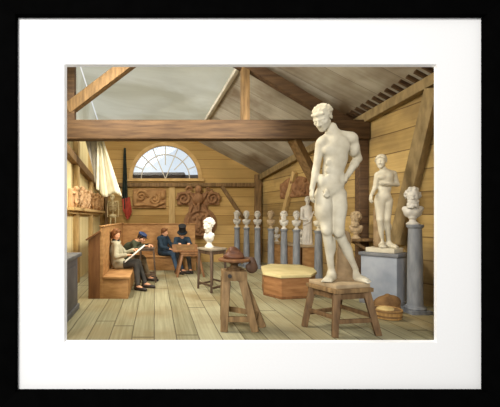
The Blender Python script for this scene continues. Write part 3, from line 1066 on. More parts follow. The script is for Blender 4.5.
# ================================================================== STATUES
SD = 5.05
def sp(px, py, dy=0.0): return P(px, py, SD + dy)
u = SD / FPX                                  # metres per measured pixel at the statue
t = thing('nude_statue', 'large cream nude male statue with hand on hip standing on the square stool', 'statue', (2.645, 5.04, SZ))
cs = np.mean(np.array(ST), 0)
PZ = SZ + .055
MB().prism([tuple(cs + (np.array(p) - cs) * .93) for p in ST], SZ, PZ).build('plinth', 'plaster_tan', t, bevel=.012)
s = Sdf()
E = s.ell
tilt = np.array(Euler((0, math.radians(-6), 0)).to_matrix())
E(sp(335.5, 154), (11.8 * u, 8.6 * u, 18 * u), tilt, k=.05)
E(sp(336, 143.5), (13 * u, 7.5 * u, 9 * u), tilt, k=.05)
E(sp(329.5, 149.5, -.055), (7.2 * u, 4.2 * u, 6 * u), tilt, k=.04)
E(sp(342.5, 147.5, -.055), (7.6 * u, 4.2 * u, 6 * u), tilt, k=.04)
E(sp(333, 170, .0), (10.2 * u, 8 * u, 15 * u), k=.05)
for yy in (163, 170, 178):
    for q in (-1, 1):
        E(sp(331.5 + q * 3.2, yy, -.082), (3.0 * u, 1.3 * u, 3.2 * u), k=.025)
E(sp(330.5, 187, .01), (12.2 * u, 9.5 * u, 11 * u), k=.05)
E(sp(324, 192, .09), (7 * u, 6 * u, 8 * u), k=.04)
E(sp(336, 191, .10), (7 * u, 6 * u, 8 * u), k=.04)
E(sp(321, 181, -.02), (3.5 * u, 5 * u, 7 * u), k=.04)
E(sp(341, 180, -.02), (3.5 * u, 5 * u, 7 * u), k=.04)
s.cap(sp(331, 128, .05), sp(334, 139, .02), 5.6 * u, 6.4 * u, k=.05)
s.cap(sp(331, 134, .05), sp(323.5, 140, .02), 3.4 * u, 4.5 * u, k=.05)
s.cap(sp(333, 133, .05), sp(350, 137, .03), 4.0 * u, 5.0 * u, k=.05)
E(sp(321.5, 142.5, 0), 5.0 * u, k=.04); E(sp(351, 139, .02), 6.0 * u, k=.04)
# arm hanging on the left
s.cap(sp(320, 145, .0), sp(316.2, 169, .05), 4.4 * u, 3.4 * u, k=.03)
s.cap(sp(316.2, 169, .05), sp(312, 189, -.03), 3.6 * u, 2.4 * u, k=.02)
E(sp(315.5, 174, .03), (3.6 * u, 3.9 * u, 6 * u), k=.02)
add_hand(s, sp(312, 189.5, -.03), (-.12, -.15, -1), (.9, .1, 0), .215, -1, .45)
# arm on the hip
s.cap(sp(352, 140, .03), sp(357.5, 159, .10), 5.2 * u, 4.0 * u, k=.03)
E(sp(353.5, 149, .04), (4.8 * u, 5.6 * u, 8 * u), k=.03)
s.cap(sp(357.5, 159, .10), sp(347.5, 175.5, -.04), 4.1 * u, 2.7 * u, k=.02)
E(sp(354.5, 164, .06), (3.8 * u, 4.2 * u, 5 * u), k=.02)
add_hand(s, sp(347.5, 175.5, -.05), (-.35, -.1, -1), (-.6, .4, .1), .20, 1, 1.25)
# legs
s.cap(sp(323, 195, .02), sp(326.5, 229, -.03), 8.0 * u, 5.2 * u, k=.04)
E(sp(323, 207, -.01), (7.5 * u, 9 * u, 15 * u), k=.04)
E(sp(326.8, 231, -.07), (3.9 * u, 3 * u, 4.6 * u), k=.03)
s.cap(sp(326.8, 231, -.02), sp(331.5, 271, .06), 4.6 * u, 3.0 * u, k=.03)
E(sp(330.5, 246, .05), (4.9 * u, 5.6 * u, 11 * u), k=.03)
s.cap(sp(337.5, 195, .02), sp(338.5, 231, -.05), 8.4 * u, 5.4 * u, k=.03)
E(sp(338, 207, -.01), (8 * u, 9.0 * u, 15 * u), k=.03)
E(sp(338.5, 233, -.09), (4.0 * u, 3 * u, 4.6 * u), k=.03)
s.cap(sp(339, 233, -.03), sp(355, 269, .06), 4.9 * u, 3.1 * u, k=.03)
E(sp(346, 248, .05), (4.9 * u, 5.6 * u, 11 * u), np.array(Euler((0, math.radians(-22), 0)).to_matrix()), k=.03)
a1, a2 = sp(331.5, 271, .06), sp(355, 269, .06)
add_foot(s, (a1[0], a1[1], PZ + .09), (a1[0] - .19, a1[1] - .22, 0), 1.15, PZ)
add_foot(s, (a2[0], a2[1], PZ + .09), (a2[0] + .06, a2[1] - .28, 0), 1.15, PZ)
add_head(s, sp(322.5, 118, -.02), face_frame((-.74, -.48, -.68), (.05, 0, 1)), .34, 'smooth')
s.build('figure', 'plaster', t, .010)
s = Sdf()
r = random.Random(3)
s.cap(V(*sp(343, 281, .12)), sp(344, 236, .13), .115, .085, k=.04)
s.cap(V(*sp(350, 282, .10)), sp(345, 255, .12), .09, .05, k=.04)
for i in range(16):
    px = 343 + r.uniform(-5, 5)
    s.cap(sp(px, 280, .08), sp(px + r.uniform(-2, 2), 240 + r.uniform(0, 15), .06), .02, .015, k=.02)
s.box((2.72, 5.15, PZ + .012), (.16, .12, .012), k=.03)
s.build('tree_stump', 'stump', t, .012)
s = Sdf()
g = sp(326.5, 193, -.14)
for a in (-.9, -.45, 0, .45, .9):
    s.cap(g + V(0, -.01, .035), g + V(math.sin(a) * .05, -.012, .02 - math.cos(a) * .075), .022, .013, k=.012)
s.cap(g + V(0, .06, .03), g + V(0, -.01, .02), .024, .024, k=.02)
s.build('fig_leaf', 'plaster', t, .008)

# second statue
QD = 6.52
def sq(px, py, dy=0.0): return P(px, py, QD + dy)
u = QD / FPX
PZ2 = .965 + .085
t = thing('nude_statue', 'smaller white nude statue with folded forearm on the grey blue pedestal', 'statue', (pc[0], pc[1], .965))
MB().prism([tuple(pc + (np.array(p) - pc) * .80) for p in prect(0)], .965, PZ2).build('plinth', 'plaster', t, bevel=.012)
s = Sdf(); E = s.ell
E(sq(385.5, 179), (7.6 * u, 5.2 * u, 8.5 * u), k=.04); E(sq(385.5, 174.5), (8.6 * u, 4.6 * u, 4.5 * u), k=.04)
E(sq(382, 177, -.06), (3.6 * u, 2.2 * u, 2.6 * u), k=.03); E(sq(388.5, 176.5, -.06), (3.6 * u, 2.2 * u, 2.6 * u), k=.03)
E(sq(384.5, 188), (6.3 * u, 4.6 * u, 8 * u), k=.04); E(sq(383.3, 197), (7.4 * u, 5.4 * u, 6 * u), k=.04)
E(sq(381, 200, .08), (4 * u, 3.4 * u, 4.4 * u), k=.03); E(sq(386, 200, .08), (4 * u, 3.4 * u, 4.4 * u), k=.03)
s.cap(sq(382, 167, .03), sq(385, 173, .01), 2.7 * u, 3.2 * u, k=.04)
s.cap(sq(384, 171, .02), sq(378.5, 174.5, .01), 2.2 * u, 2.8 * u, k=.03); s.cap(sq(386, 171, .02), sq(393, 173.5, .01), 2.2 * u, 2.9 * u, k=.03)
s.cap(sq(393.5, 174, .0), sq(397, 184.5, .03), 3.0 * u, 2.2 * u, k=.02)
s.cap(sq(397, 184.5, .03), sq(387.5, 184.5, -.12), 2.2 * u, 1.5 * u, k=.02)
add_hand(s, sq(387.5, 184.5, -.12), (-1, -.1, .05), (0, .6, .8), .165, 1, .5)
s.cap(sq(377.5, 175, .0), sq(375, 187.5, .03), 2.9 * u, 2.1 * u, k=.02)
s.cap(sq(375, 187.5, .03), sq(371, 196, -.08), 2.1 * u, 1.5 * u, k=.02)
add_hand(s, sq(371, 196, -.08), (-.3, -.4, -.8), (.8, .1, -.3), .165, -1, .7)
s.cap(sq(379.8, 201, .02), sq(380.2, 219, -.02), 5.0 * u, 3.2 * u, k=.03); s.cap(sq(380.2, 220, -.02), sq(381.8, 240, .04), 3.0 * u, 1.8 * u, k=.02)
E(sq(381, 227, .04), (3.1 * u, 3.2 * u, 6 * u), k=.02)
s.cap(sq(387, 201, .02), sq(386.8, 219, -.04), 5.2 * u, 3.3 * u, k=.02); s.cap(sq(386.8, 220, -.04), sq(388.6, 240, .04), 3.1 * u, 1.9 * u, k=.02)
E(sq(388, 227, .04), (3.1 * u, 3.2 * u, 6 * u), k=.02)
a1, a2 = sq(381.8, 241, .04), sq(388.6, 241, .04)
add_foot(s, (a1[0], a1[1], PZ2 + .07), (a1[0] - .10, a1[1] - .20, 0), 1.0, PZ2)
add_foot(s, (a2[0], a2[1], PZ2 + .07), (a2[0] + .03, a2[1] - .22, 0), 1.0, PZ2)
add_head(s, sq(381, 161.5, -.02), face_frame((-.7, -.7, -.15), (0, 0, 1)), .245, 'bun')
s.build('figure', 'plaster', t, .009)
s = Sdf()
s.cap(sq(378.5, 244, .10), sq(377, 210, .10), .085, .06, k=.03)
for i in range(8):
    px = 377.5 + r.uniform(-3, 3)
    s.cap(sq(px, 243, .05), sq(px, 214 + r.uniform(0, 8), .05), .018, .012, k=.02)
s.build('tree_stump', 'stump', t, .012)

# little draped figure on the sideboard
x, y, z = (307.5 - VX) / FPX * 9.85, 9.85, .86
t = thing('draped_statuette', 'slender white draped statuette standing on the sideboard beside the big statue', 'statue', (x, y, z))
MB().lathe((x, y, z), [(.15, 0), (.15, .05), (.13, .07)], 16).build('plinth', 'plaster_white', t)
s = Sdf(); c = V(x, y, z + .06)
s.cap(c + V(0, 0, .05), c + V(.0, 0, .62), .125, .115, k=.03); s.cap(c + V(.0, 0, .6), c + V(0, 0, .92), .11, .12, k=.05)
s.cap(c + V(-.12, 0, .95), c + V(.12, 0, .95), .06, .06, k=.05)
for i in range(11):
    a = i / 11 * 2 * math.pi
    s.cap(c + V(math.cos(a) * .12, math.sin(a) * .12, .0), c + V(math.cos(a + .3) * .10, math.sin(a + .3) * .09, .62), .028, .018, k=.015)
s.path([c + V(-.13, -.06, .5), c + V(.0, -.13, .58), c + V(.13, -.05, .85)], .03, k=.02)
s.cap(c + V(-.15, 0, .94), c + V(-.19, -.04, .66), .045, .036, k=.02); s.cap(c + V(-.19, -.04, .66), c + V(-.08, -.14, .62), .036, .03, k=.02)
s.cap(c + V(.15, 0, .94), c + V(.18, -.03, .68), .045, .036, k=.02); s.cap(c + V(.18, -.03, .68), c + V(.12, -.14, .84), .036, .03, k=.02)
s.cap(c + V(0, 0, .98), c + V(0, -.01, 1.1), .045, .045, k=.03)
add_head(s, c + V(0, -.02, 1.18), face_frame((-.4, -.9, -.1)), .21, 'bun')
s.build('figure', 'plaster_white', t, .010)

# ================================================================== RELIEFS
def spiral(s, c, r0, turns, tube, q=1, ax=(V(1, 0, 0), V(0, 0, 1)), ph=0.0):
    pts = []
    n = int(turns * 12)
    for i in range(n + 1):
        a = ph + q * i / 12 * 2 * math.pi
        rr = r0 * (1 - .82 * i / n)
        pts.append(c + ax[0] * rr * math.cos(a) + ax[1] * rr * math.sin(a))
    s.path(pts, tube, tube * .6, k=.012)


def figurine(s, c, h, ax, out, lean=0.0, q=1):
    """a child-like figure in relief; ax = direction along the wall"""
    up = V(0, 0, 1) * math.cos(lean) + ax * math.sin(lean)
    sd = ax * math.cos(lean) - V(0, 0, 1) * math.sin(lean)
    s.ell(c + up * h * .86 + out * .03, (h * .13,) * 3, k=.02)
    s.cap(c + up * h * .66, c + up * h * .42, h * .13, h * .14, k=.03)
    for w in (-1, 1):
        s.cap(c + up * h * .68 + sd * w * h * .13, c + up * h * (.5 + .2 * (w == q)) + sd * w * h * .30, h * .06, h * .045, k=.02)
        kn = c + up * h * .22 + sd * w * h * .16 + out * .03
        s.cap(c + up * h * .38 + sd * w * h * .06, kn, h * .085, h * .065, k=.02)
        s.cap(kn, c + sd * w * h * (.10 if w == q else .26), h * .06, h * .04, k=.02)


# scrolled plaque under the window
yb = Y1
s = Sdf()
x0, x1, z0, z1 = (133 - VX) / 27.5, (166 - VX) / 27.5, EYE + (218 - 210) / 27.5, EYE + (218 - 187) / 27.5
s.box(((x0 + x1) / 2, yb - .04, (z0 + z1) / 2), ((x1 - x0) / 2, .04, .36), k=.02)
O = V(0, 0, 0)
zc = (z0 + z1) / 2
spiral(s, V(x0 + .30, yb - .10, zc + .08), .22, 1.7, .045, 1)
spiral(s, V(x0 + .78, yb - .10, zc - .02), .20, 1.6, .04, -1, ph=1)
s.path([V(x0 + .1, yb - .1, zc - .25), V(x0 + .45, yb - .11, zc - .22), V(x0 + .8, yb - .1, zc - .28), V(x1 - .08, yb - .1, zc - .15)], .05, k=.02)
s.ell((x1 - .12, yb - .1, zc + .12), (.10, .07, .16), k=.03)
s.ell((x0 + .08, yb - .08, zc - .05), (.09, .07, .25), k=.03)
tag(s.build('relief_plaque', 'relief_brown', None, .016, loc=((x0 + x1) / 2, yb - .06, zc)), 'rounded brown plaque with scrolls on the back wall under the window', 'relief')

# crest-like ornament
s = Sdf()
cx = (198 - VX) / 27.5
def wz(py): return EYE + (218 - py) / 27.5
def wx(px): return (px - VX) / 27.5
yy = yb - .06
s.box((cx, yb - .05, wz(199)), (.76, .05, .22), k=.05)
s.box((cx, yb - .05, wz(212)), (.34, .05, .45), k=.05)
s.ell((wx(200), yb - .06, wz(223)), (.60, .08, .58), k=.04)
for q in (-1, 1):
    spiral(s, V(cx + q * .52, yb - .13, wz(199)), .24, 1.6, .055, q, ph=0 if q == 1 else math.pi)
    s.path([V(cx + q * .1, yb - .12, wz(203)), V(cx + q * .3, yb - .15, wz(193)), V(cx + q * .45, yb - .13, wz(193))], .05, k=.02)
    spiral(s, V(cx + q * .36, yb - .13, wz(190)), .13, 1.2, .035, -q)
    s.path([V(cx + q * .22, yb - .12, wz(206)), V(cx + q * .34, yb - .13, wz(214)), V(cx + q * .2, yb - .12, wz(222))], .05, k=.02)
s.ell((cx, yb - .14, wz(190)), (.13, .10, .16), k=.04)
s.ell((cx, yb - .16, wz(199)), (.17, .12, .2), k=.03)
s.cap((cx, yb - .2, wz(205)), (cx, yb - .2, wz(211)), .06, .04, k=.03)
pts = [V(wx(200) + .46 * math.cos(a), yb - .13, wz(223) + .45 * math.sin(a)) for a in np.linspace(0, 2 * math.pi, 25)]
s.path(pts, .045, k=.015)
figurine(s, V(wx(198), yb - .13, wz(233)), .6, V(1, 0, 0), V(0, -1, 0), .1)
for i in range(10):
    a = i / 10 * 2 * math.pi
    s.ell((wx(200) + .28 * math.cos(a), yb - .13, wz(223) + .28 * math.sin(a)), .06, k=.03)
tag(s.build('carved_ornament', 'relief_red', None, .016, loc=(cx, yb - .08, wz(215))), 'reddish carved ornament with scrolls and a round medallion on the back wall', 'relief')

# irregular red relief on the right wall
s = Sdf()
dr = unit((wall_x(11) - wall_x(9), 2, 0)); nr = V(-dr[1], dr[0], 0) * (1 if -dr[1] < 0 else -1)
a, b = on_right(281, 194, 0), on_right(311, 177, 0)
m0 = (a + b) / 2
Rw = np.stack([dr, nr, V(0, 0, 1)], 1)
L = np.linalg.norm((b - a)[:2])
s.ell(m0 + V(0, 0, .0), (L * .52, .06, .30), R=Rw @ np.array(Euler((0, math.radians(-2), 0)).to_matrix()), k=.03)
s.box(m0 + V(0, 0, -.12), (L * .50, .05, .22), R=Rw, k=.05)
for i, f in enumerate((-.33, -.05, .24)):
    figurine(s, m0 + dr * L * f + nr * .06 + V(0, 0, -.30), .5, dr, nr, (-.3, .2, .5)[i], 1 if i % 2 else -1)
for i in range(14):
    s.ell(m0 + dr * L * r.uniform(-.42, .42) + nr * .05 + V(0, 0, r.uniform(-.28, .2)), r.uniform(.04, .07), k=.03)
tag(s.build('figure_relief', 'relief_red', None, .018, loc=m0), 'irregular dark red relief of small figures high on the right wall', 'relief')

# reliefs on the left wall with their shelf
def on_left(px, py, off=0.0):
    d = (XL + off) * FPX / (px - VX)
    return P(px, py, d)
for lb, p0, p1, mt, zb, nf in (('pinkish relief of crowded child figures on the left wall shelf, nearer one', 68, 85, 'relief_pink', 1.85, 4), ('brown relief of child figures on the left wall shelf, farther one', 86.5, 99, 'relief_brown', 1.85, 4)):
    a, b = on_left(p0, 200), on_left(p1, 200)
    L = b[1] - a[1]
    s = Sdf()
    s.box((XL + .05, (a[1] + b[1]) / 2, zb + .22), (.05, L / 2, .22), k=.03)
    for i in range(nf):
        yq = a[1] + L * (i + .5) / nf
        figurine(s, V(XL + .13, yq, zb + .02), .50 + .05 * (i % 2), V(0, 1, 0), V(1, 0, 0), (-.25, .2, -.1, .3)[i], 1 if i % 2 else -1)
    for i in range(18):
        s.ell((XL + .10, a[1] + L * r.uniform(.05, .95), zb + r.uniform(.04, .45)), r.uniform(.04, .07), k=.03)
    tag(s.build('putti_relief', mt, None, .018, loc=(XL + .06, (a[1] + b[1]) / 2, zb)), lb, 'relief', 'reliefs of child figures on the left wall')
mb = MB(); mb.box((XL, 7.6, 1.77), (XL + .24, 12.4, 1.84)); mb.box((XL, 7.7, 1.70), (XL + .14, 12.3, 1.77))
tag(mb.build('wall_shelf', 'pale_timber', loc=(XL, 10, 1.86), bevel=.01), 'long pale wooden shelf on the left wall under the child reliefs', 'shelf')

# ================================================================== HANGINGS
def hanging(name, mat, top, bot, folds, amp, nrm, label, cat, thick=.012, nu=40, nv=24, swirl=.4, hem=.05):
    top = [np.array(p) for p in top]; bot = [np.array(p) for p in bot]
    def along(pts, f):
        f = f * (len(pts) - 1); i = min(int(f), len(pts) - 2)
        return pts[i] + (pts[i + 1] - pts[i]) * (f - i)
    vs = []; fs = []
    for j in range(nv + 1):
        v = j / nv
        for i in range(nu + 1):
            q = i / nu
            p = along(top, q) * (1 - v) + along(bot, q) * v
            a = amp * (.35 + .65 * v)
            p = p + np.array(nrm) * a * (math.sin(2 * math.pi * folds * q + swirl * v * 4) + .35 * math.sin(2 * math.pi * folds * 2.3 * q + 1.3 + v * 2))
            p[2] += hem * v * math.sin(2 * math.pi * folds * .5 * q + .6)
            vs.append(tuple(p))
    for j in range(nv):
        for i in range(nu):
            k = j * (nu + 1) + i
            fs.append((k, k + 1, k + nu + 2, k + nu + 1))
    me = bpy.data.meshes.new(name); me.from_pydata(vs, [], fs)
    me.polygons.foreach_set('use_smooth', [True] * len(me.polygons)); me.update()
    o = link(name, me, mat, None, loc=tuple(along(top, .5)))
    md = o.modifiers.new('thickness', 'SOLIDIFY'); md.thickness = thick
    tag(o, label, cat)
    return o


HD = 8.06
hanging('hanging_cloth', 'cloth_white', [P(97.5, 134, HD), P(101, 134, HD)], [P(96, 191, HD), P(103, 196, HD), P(112, 193, HD), P(122.5, 198.5, HD)], 2.6, .055, (.25, -1, 0),
        'off white cloth hanging in folds from the tie beam near the window', 'cloth')
hanging('hanging_cloth', 'cloth_grey', [P(84, 134, HD + .06), P(97, 134, HD + .06)], [P(93, 172, HD + .06), P(96, 184, HD + .06)], 1.5, .03, (.1, -1, 0),
        'short grey cloth hanging from the tie beam left of the off white cloth', 'cloth')
HB = 12.60
hanging('hanging_garment', 'cloth_green', [P(124, 148, HB), P(126, 148, HB)], [P(122, 200, HB), P(124.5, 208, HB), P(127.5, 201, HB)], 2.2, .04, (0, -1, 0),
        'narrow dark green garment hanging on the back wall left of the window', 'garment')
hanging('red_drapery', 'cloth_red', [P(122, 199, HB - .02), P(130, 197, HB - .02)], [P(123, 212, HB - .02), P(127, 219, HB - .02), P(132, 213, HB - .02)], 2.0, .035, (0, -1, 0),
        'small red cloth hanging on the back wall below the dark green garment', 'cloth')

# hanging skeleton
s = Sdf()
kx, ky, kz = (113 - VX) / FPX * 12.3, 12.3, 1.50
c = V(kx, ky, kz)
s.cap(c + V(0, 0, .18), c + V(.0, .02, .72), .022, .022, k=.01)
s.ell(c + V(-.02, -.03, .84), (.085, .10, .10), k=.02); s.ell(c + V(-.03, -.07, .76), (.055, .06, .05), k=.02)
for q in (-1, 1):
    s.ell(c + V(-.02 + q * .035, -.125, .83), (.026, .03, .026), k=.005, op='s')
for i in range(7):
    z = .66 - i * .052
    w_ = (.10, .13, .145, .15, .145, .13, .11)[i]
    pts = [c + V(w_ * math.cos(a), .02 + w_ * .75 * math.sin(a) - w_ * .3, z - .03 * math.sin(a)) for a in np.linspace(-math.pi * .9 - .0, math.pi * .9, 15)]
    s.path([p - V(0, 0, 0) for p in pts], .013, k=.006)
s.cap(c + V(0, -.12, .66), c + V(0, -.12, .42), .018, .014, k=.01)
s.cap(c + V(-.17, 0, .69), c + V(.17, 0, .69), .016, .016, k=.01)
s.ell(c + V(0, 0, .17), (.13, .07, .07), k=.03)
for q in (-1, 1):
    s.cap(c + V(q * .17, 0, .69), c + V(q * .20, 0, .40), .020, .017, k=.01); s.cap(c + V(q * .20, 0, .40), c + V(q * .18, -.05, .14), .016, .014, k=.01)
    s.cap(c + V(q * .08, 0, .14), c + V(q * .09, -.02, -.2), .024, .02, k=.01)
tag(s.build('hanging_skeleton', 'bone', None, .0095, loc=(kx, ky + .1, kz)), 'pale skeleton hanging against the back wall above the settle corner', 'skeleton')
mb = MB(); mb.beam((kx - .26, 12.55, 0), (kx - .30, 12.62, 2.85), .1, .1); mb.beam((kx - .30, 12.6, 2.50), (kx + .02, 12.27, 2.50), .04, .04); mb.beam((kx, 12.3, 2.48), (kx - .01, 12.3, 2.38), .012, .012)
tag(mb.build('hanging_post', 'timber', loc=(kx - .26, 12.55, 0), bevel=.008), 'dark wooden post with an arm from which the skeleton hangs', 'post')

# ================================================================== FLOOR CLUTTER
t = thing('oval_tub', 'round wooden tub of pale plaster on the floor by the grey pedestal', 'tub', (3.74, 5.62, 0))
tx, ty = 3.72, 5.62
MB().lathe((tx, ty, 0), [(.16, 0), (.20, .01), (.215, .15), (.20, .15), (.185, .03), (.0001, .03)], 28).build('tub_body', 'tub', t)
for z in (.04, .115):
    MB().lathe((tx, ty, z), [(.2035 + z * .1, 0), (.207 + z * .1, .003), (.207 + z * .1, .022), (.2035 + z * .1, .025)], 28).build('hoop', 'sack', t)
s = Sdf(); s.ell((tx, ty, .10), (.195, .195, .045), k=.02); s.ell((tx - .04, ty, .135), (.10, .09, .05), k=.05); s.ell((tx + .08, ty + .05, .13), (.06, .06, .03), k=.03)
tag(s.build('plaster_heap', 'tub_fill', None, .01, loc=(tx, ty, .08)), 'heap of pale plaster powder filling the round wooden tub', 'plaster')
s = Sdf()
s.ell((3.97, 5.98, .14), (.19, .15, .14), k=.05).ell((3.87, 5.96, .11), (.13, .14, .11), k=.06).ell((4.05, 5.96, .20), (.11, .11, .08), k=.05)
for i in range(12):
    a = r.uniform(0, 6.28)
    s.cap((3.97, 5.97, .26), (3.96 + .19 * math.cos(a), 5.97 + .14 * math.sin(a), .08), .03, .022, k=.03)
s.box((3.96, 5.97, -.2), (1, 1, .2), k=0, op='s')
tag(s.build('brown_sack', 'sack', None, .012, loc=(3.96, 5.97, 0)), 'crumpled brown sack on the floor behind the statue stool', 'sack')


# ================================================================== THE FOUR DRAUGHTSMEN
def person(label, J, hair, coat, trousers, hair_mat, scarf=None, hat=None, hand_curl=.8, collar=None):
    g = {k: V(*v) for k, v in J.items()}
    root = thing('person', label, 'person', (g['pelvis'][0], g['pelvis'][1], 0))
    f = unit(g['face']); R = face_frame(f)
    H = .235
    fwd = unit((g['kneeA'] + g['kneeB']) / 2 - g['pelvis'])
    # body
    s = Sdf()
    add_head(s, g['head'], R, H, 'none')
    s.cap(g['neck'], g['head'] - R[:, 2] * .06 - f * .02, .056, .054, k=.03)
    s.cap(g['pelvis'], g['chest'], .12, .12, k=.05)
    s.cap(g['chest'], g['neck'], .11, .06, k=.05)
    s.cap(g['shA'], g['shB'], .055, .055, k=.05)
    for q in 'AB':
        s.cap(g['sh' + q], g['el' + q], .047, .038, k=.02)
        s.cap(g['el' + q], g['wr' + q], .038, .027, k=.02)
        d = unit(g['hd' + q])
        add_hand(s, g['wr' + q], d, g.get('pn' + q, V(0, 0, -1)), .18, 1 if q == 'A' else -1, hand_curl)
        hip = g['pelvis'] + (g['knee' + q] - (g['kneeA'] + g['kneeB']) / 2) * .8
        s.cap(hip, g['knee' + q], .075, .052, k=.03)
        s.cap(g['knee' + q], g['an' + q], .052, .036, k=.02)
        s.cap(g['an' + q], g['toe' + q], .036, .025, k=.02)
    s.build('body', 'skin', root, .0085)
    # clothes
    s = Sdf()
    s.cap(g['pelvis'] + V(0, 0, .07), g['chest'], .160, .150, k=.06)
    s.cap(g['chest'], g['neck'] - V(0, 0, .06), .145, .09, k=.06)
    s.cap(g['shA'], g['shB'], .078, .078, k=.06)
    for q in 'AB':
        s.cap(g['sh' + q], g['el' + q], .070, .056, k=.03)
        e = g['wr' + q] - unit(g['wr' + q] - g['el' + q]) * .02
        s.cap(g['el' + q], e, .056, .044, k=.025)
        s.cap(e - unit(g['wr' + q] - g['el' + q]) * .05, e, .047, .047, k=.01)
        hip = g['pelvis'] + (g['knee' + q] - (g['kneeA'] + g['kneeB']) / 2) * .8
        s.cap(hip, hip + (g['knee' + q] - hip) * .28, .10, .095, k=.04)
        for i in range(3):      # sleeve creases
            m = g['sh' + q] + (g['el' + q] - g['sh' + q]) * (.35 + .22 * i)
            s.ell(m + V(.02, -.035, 0), (.035, .02, .014), k=.02)
    n0 = g['neck'] + V(0, 0, -.02)
    ring = [n0 + V(math.cos(a) * .085, math.sin(a) * .085, .01 * math.sin(a)) for a in np.linspace(0, 2 * math.pi, 13)]
    s.path(ring, .028, k=.02)
    s.build('coat', coat, root, .011)
    s = Sdf()
    s.cap(g['pelvis'] + V(0, 0, .05), g['pelvis'] + V(0, 0, .10), .150, .145, k=.05)
    for q in 'AB':
        hip = g['pelvis'] + (g['knee' + q] - (g['kneeA'] + g['kneeB']) / 2) * .8
        s.cap(hip, g['knee' + q], .098, .073, k=.035)
        e = g['knee' + q] + (g['an' + q] - g['knee' + q]) * .93
        s.cap(g['knee' + q], e, .073, .054, k=.02)
        for i in range(2):
            s.ell(g['knee' + q] + V(0, -.03, -.07 - .07 * i), (.06, .05, .012), k=.03)
    s.build('trousers', trousers, root, .011)
    for q in 'AB':
        s = Sdf()
        a, t_ = g['an' + q], g['toe' + q]
        d = unit((t_ - a) * V(1, 1, 0)); x = V(d[1], -d[0], 0)
        h0 = V(a[0], a[1], .045) - d * .04
        s.cap(h0, h0 + V(0, 0, .07), .048, .044, k=.03)
        s.cap(h0, V(t_[0], t_[1], .035), .046, .034, k=.03)
        m = (h0 + V(t_[0], t_[1], .035)) / 2 + d * .04
        s.ell(m, (.052, .09, .035), R=np.stack([x, d, V(0, 0, 1)], 1), k=.03)
        s.box((a[0], a[1], -.15), (1, 1, .15), k=0, op='s')
        s.build('shoe', 'shoe', root, .009)
    # hair
    s = Sdf(); s.frame(g['head'], R, H)
    s.ell((0, -.09, .17), (.385, .45, .41), k=.03)
    for q in (-1, 1):
        if hair == 'long':
            s.path([(q * .2, .22, .46), (q * .36, .12, .2), (q * .40, -.02, -.1), (q * .36, -.12, -.38)], .10, .10, k=.06)
        else:
            s.path([(q * .2, .20, .46), (q * .36, .05, .2), (q * .37, -.05, -.12)], .08, .06, k=.05)
    if hair == 'long':
        s.path([(-.3, -.3, .1), (-.25, -.36, -.35)], .15, .14, k=.08).path([(.3, -.3, .1), (.25, -.36, -.35)], .15, .14, k=.08).ell((0, -.33, -.15), (.33, .18, .35), k=.08)
    else:
        s.ell((0, -.34, -.08), (.28, .16, .25), k=.06)
    s.ell((0, .46, -.02), (.27, .30, .34), k=.06, op='s')
    s.frame()
    s.build('hair', hair_mat, root, .008)
    if scarf:
        s = Sdf()
        c = g['neck'] + V(0, 0, .03)
        s.path([c + V(math.cos(a) * .062, math.sin(a) * .062, 0) for a in np.linspace(0, 2 * math.pi, 13)], .024, k=.01)
        s.ell(c + unit(f * V(1, 1, 0)) * .085 + V(0, 0, -.03), (.03, .03, .035), k=.02)
        s.build('scarf', scarf, root, .008)
    if hat == 'top':
        Rm = Matrix([[R[i, j] for j in range(3)] for i in range(3)])
        c = g['head'] + R[:, 2] * .06 - f * .015
        ht = thing_part = MB()
        ht.lathe(c, [(.15, 0), (.155, .006), (.15, .012), (.112, .014), (.104, .06), (.104, .18), (.118, .245), (.112, .252), (.0001, .254)], 28, Rm)
        h = ht.build('top_hat', 'black_felt', root)
        MB().lathe(c, [(.1115, .016), (.1135, .018), (.1085, .048), (.1065, .048)], 28, Rm).build('hat_band', 'coat_blue', h)
    if hat == 'cap':
        s = Sdf(); s.frame(g['head'], R, H)
        s.ell((0, -.06, .40), (.46, .52, .19), k=.05).ell((0, -.05, .27), (.40, .46, .12), k=.05)
        s.frame(); c_ = s.build('cap', 'cap_blue', root, .008)
        s = Sdf(); s.frame(g['head'], R, H); s.ell((0, .40, .22), (.30, .24, .035), k=.02); s.frame(); s.build('visor', 'black_felt', c_, .006)
    return root


person('seated person in a pale smock and dark trousers holding a white board on the settle', dict(
    pelvis=(-.86, 8.08, .53), chest=(-.90, 8.06, .84), neck=(-.90, 8.04, 1.07), head=(-.885, 8.0, 1.225), face=(.62, -.62, -.32),
    shA=(-.86, 7.86, 1.0), shB=(-.90, 8.22, 1.0), elA=(-.86, 7.74, .74), elB=(-.70, 8.30, .76), wrA=(-.63, 7.74, .78), wrB=(-.50, 8.14, .86),
    hdA=(1, .12, .12), hdB=(.9, -.3, .25), kneeA=(-.42, 7.92, .56), kneeB=(-.40, 8.20, .57), anA=(-.38, 7.74, .09), anB=(-.22, 8.05, .09),
    toeA=(-.20, 7.62, .03), toeB=(-.02, 7.96, .03)), 'long', 'smock', 'trousers_dark', 'hair_brown', scarf='black_felt')
mb = MB(); mb.rbox((-.455, 7.93, .80), (.56, .40, .02), 0, 0, math.radians(-40))
tag(mb.build('drawing_board', 'paper', loc=(-.5, 7.93, .66), bevel=.004), 'thin white drawing board on the lap of the person in the pale smock', 'drawing board')
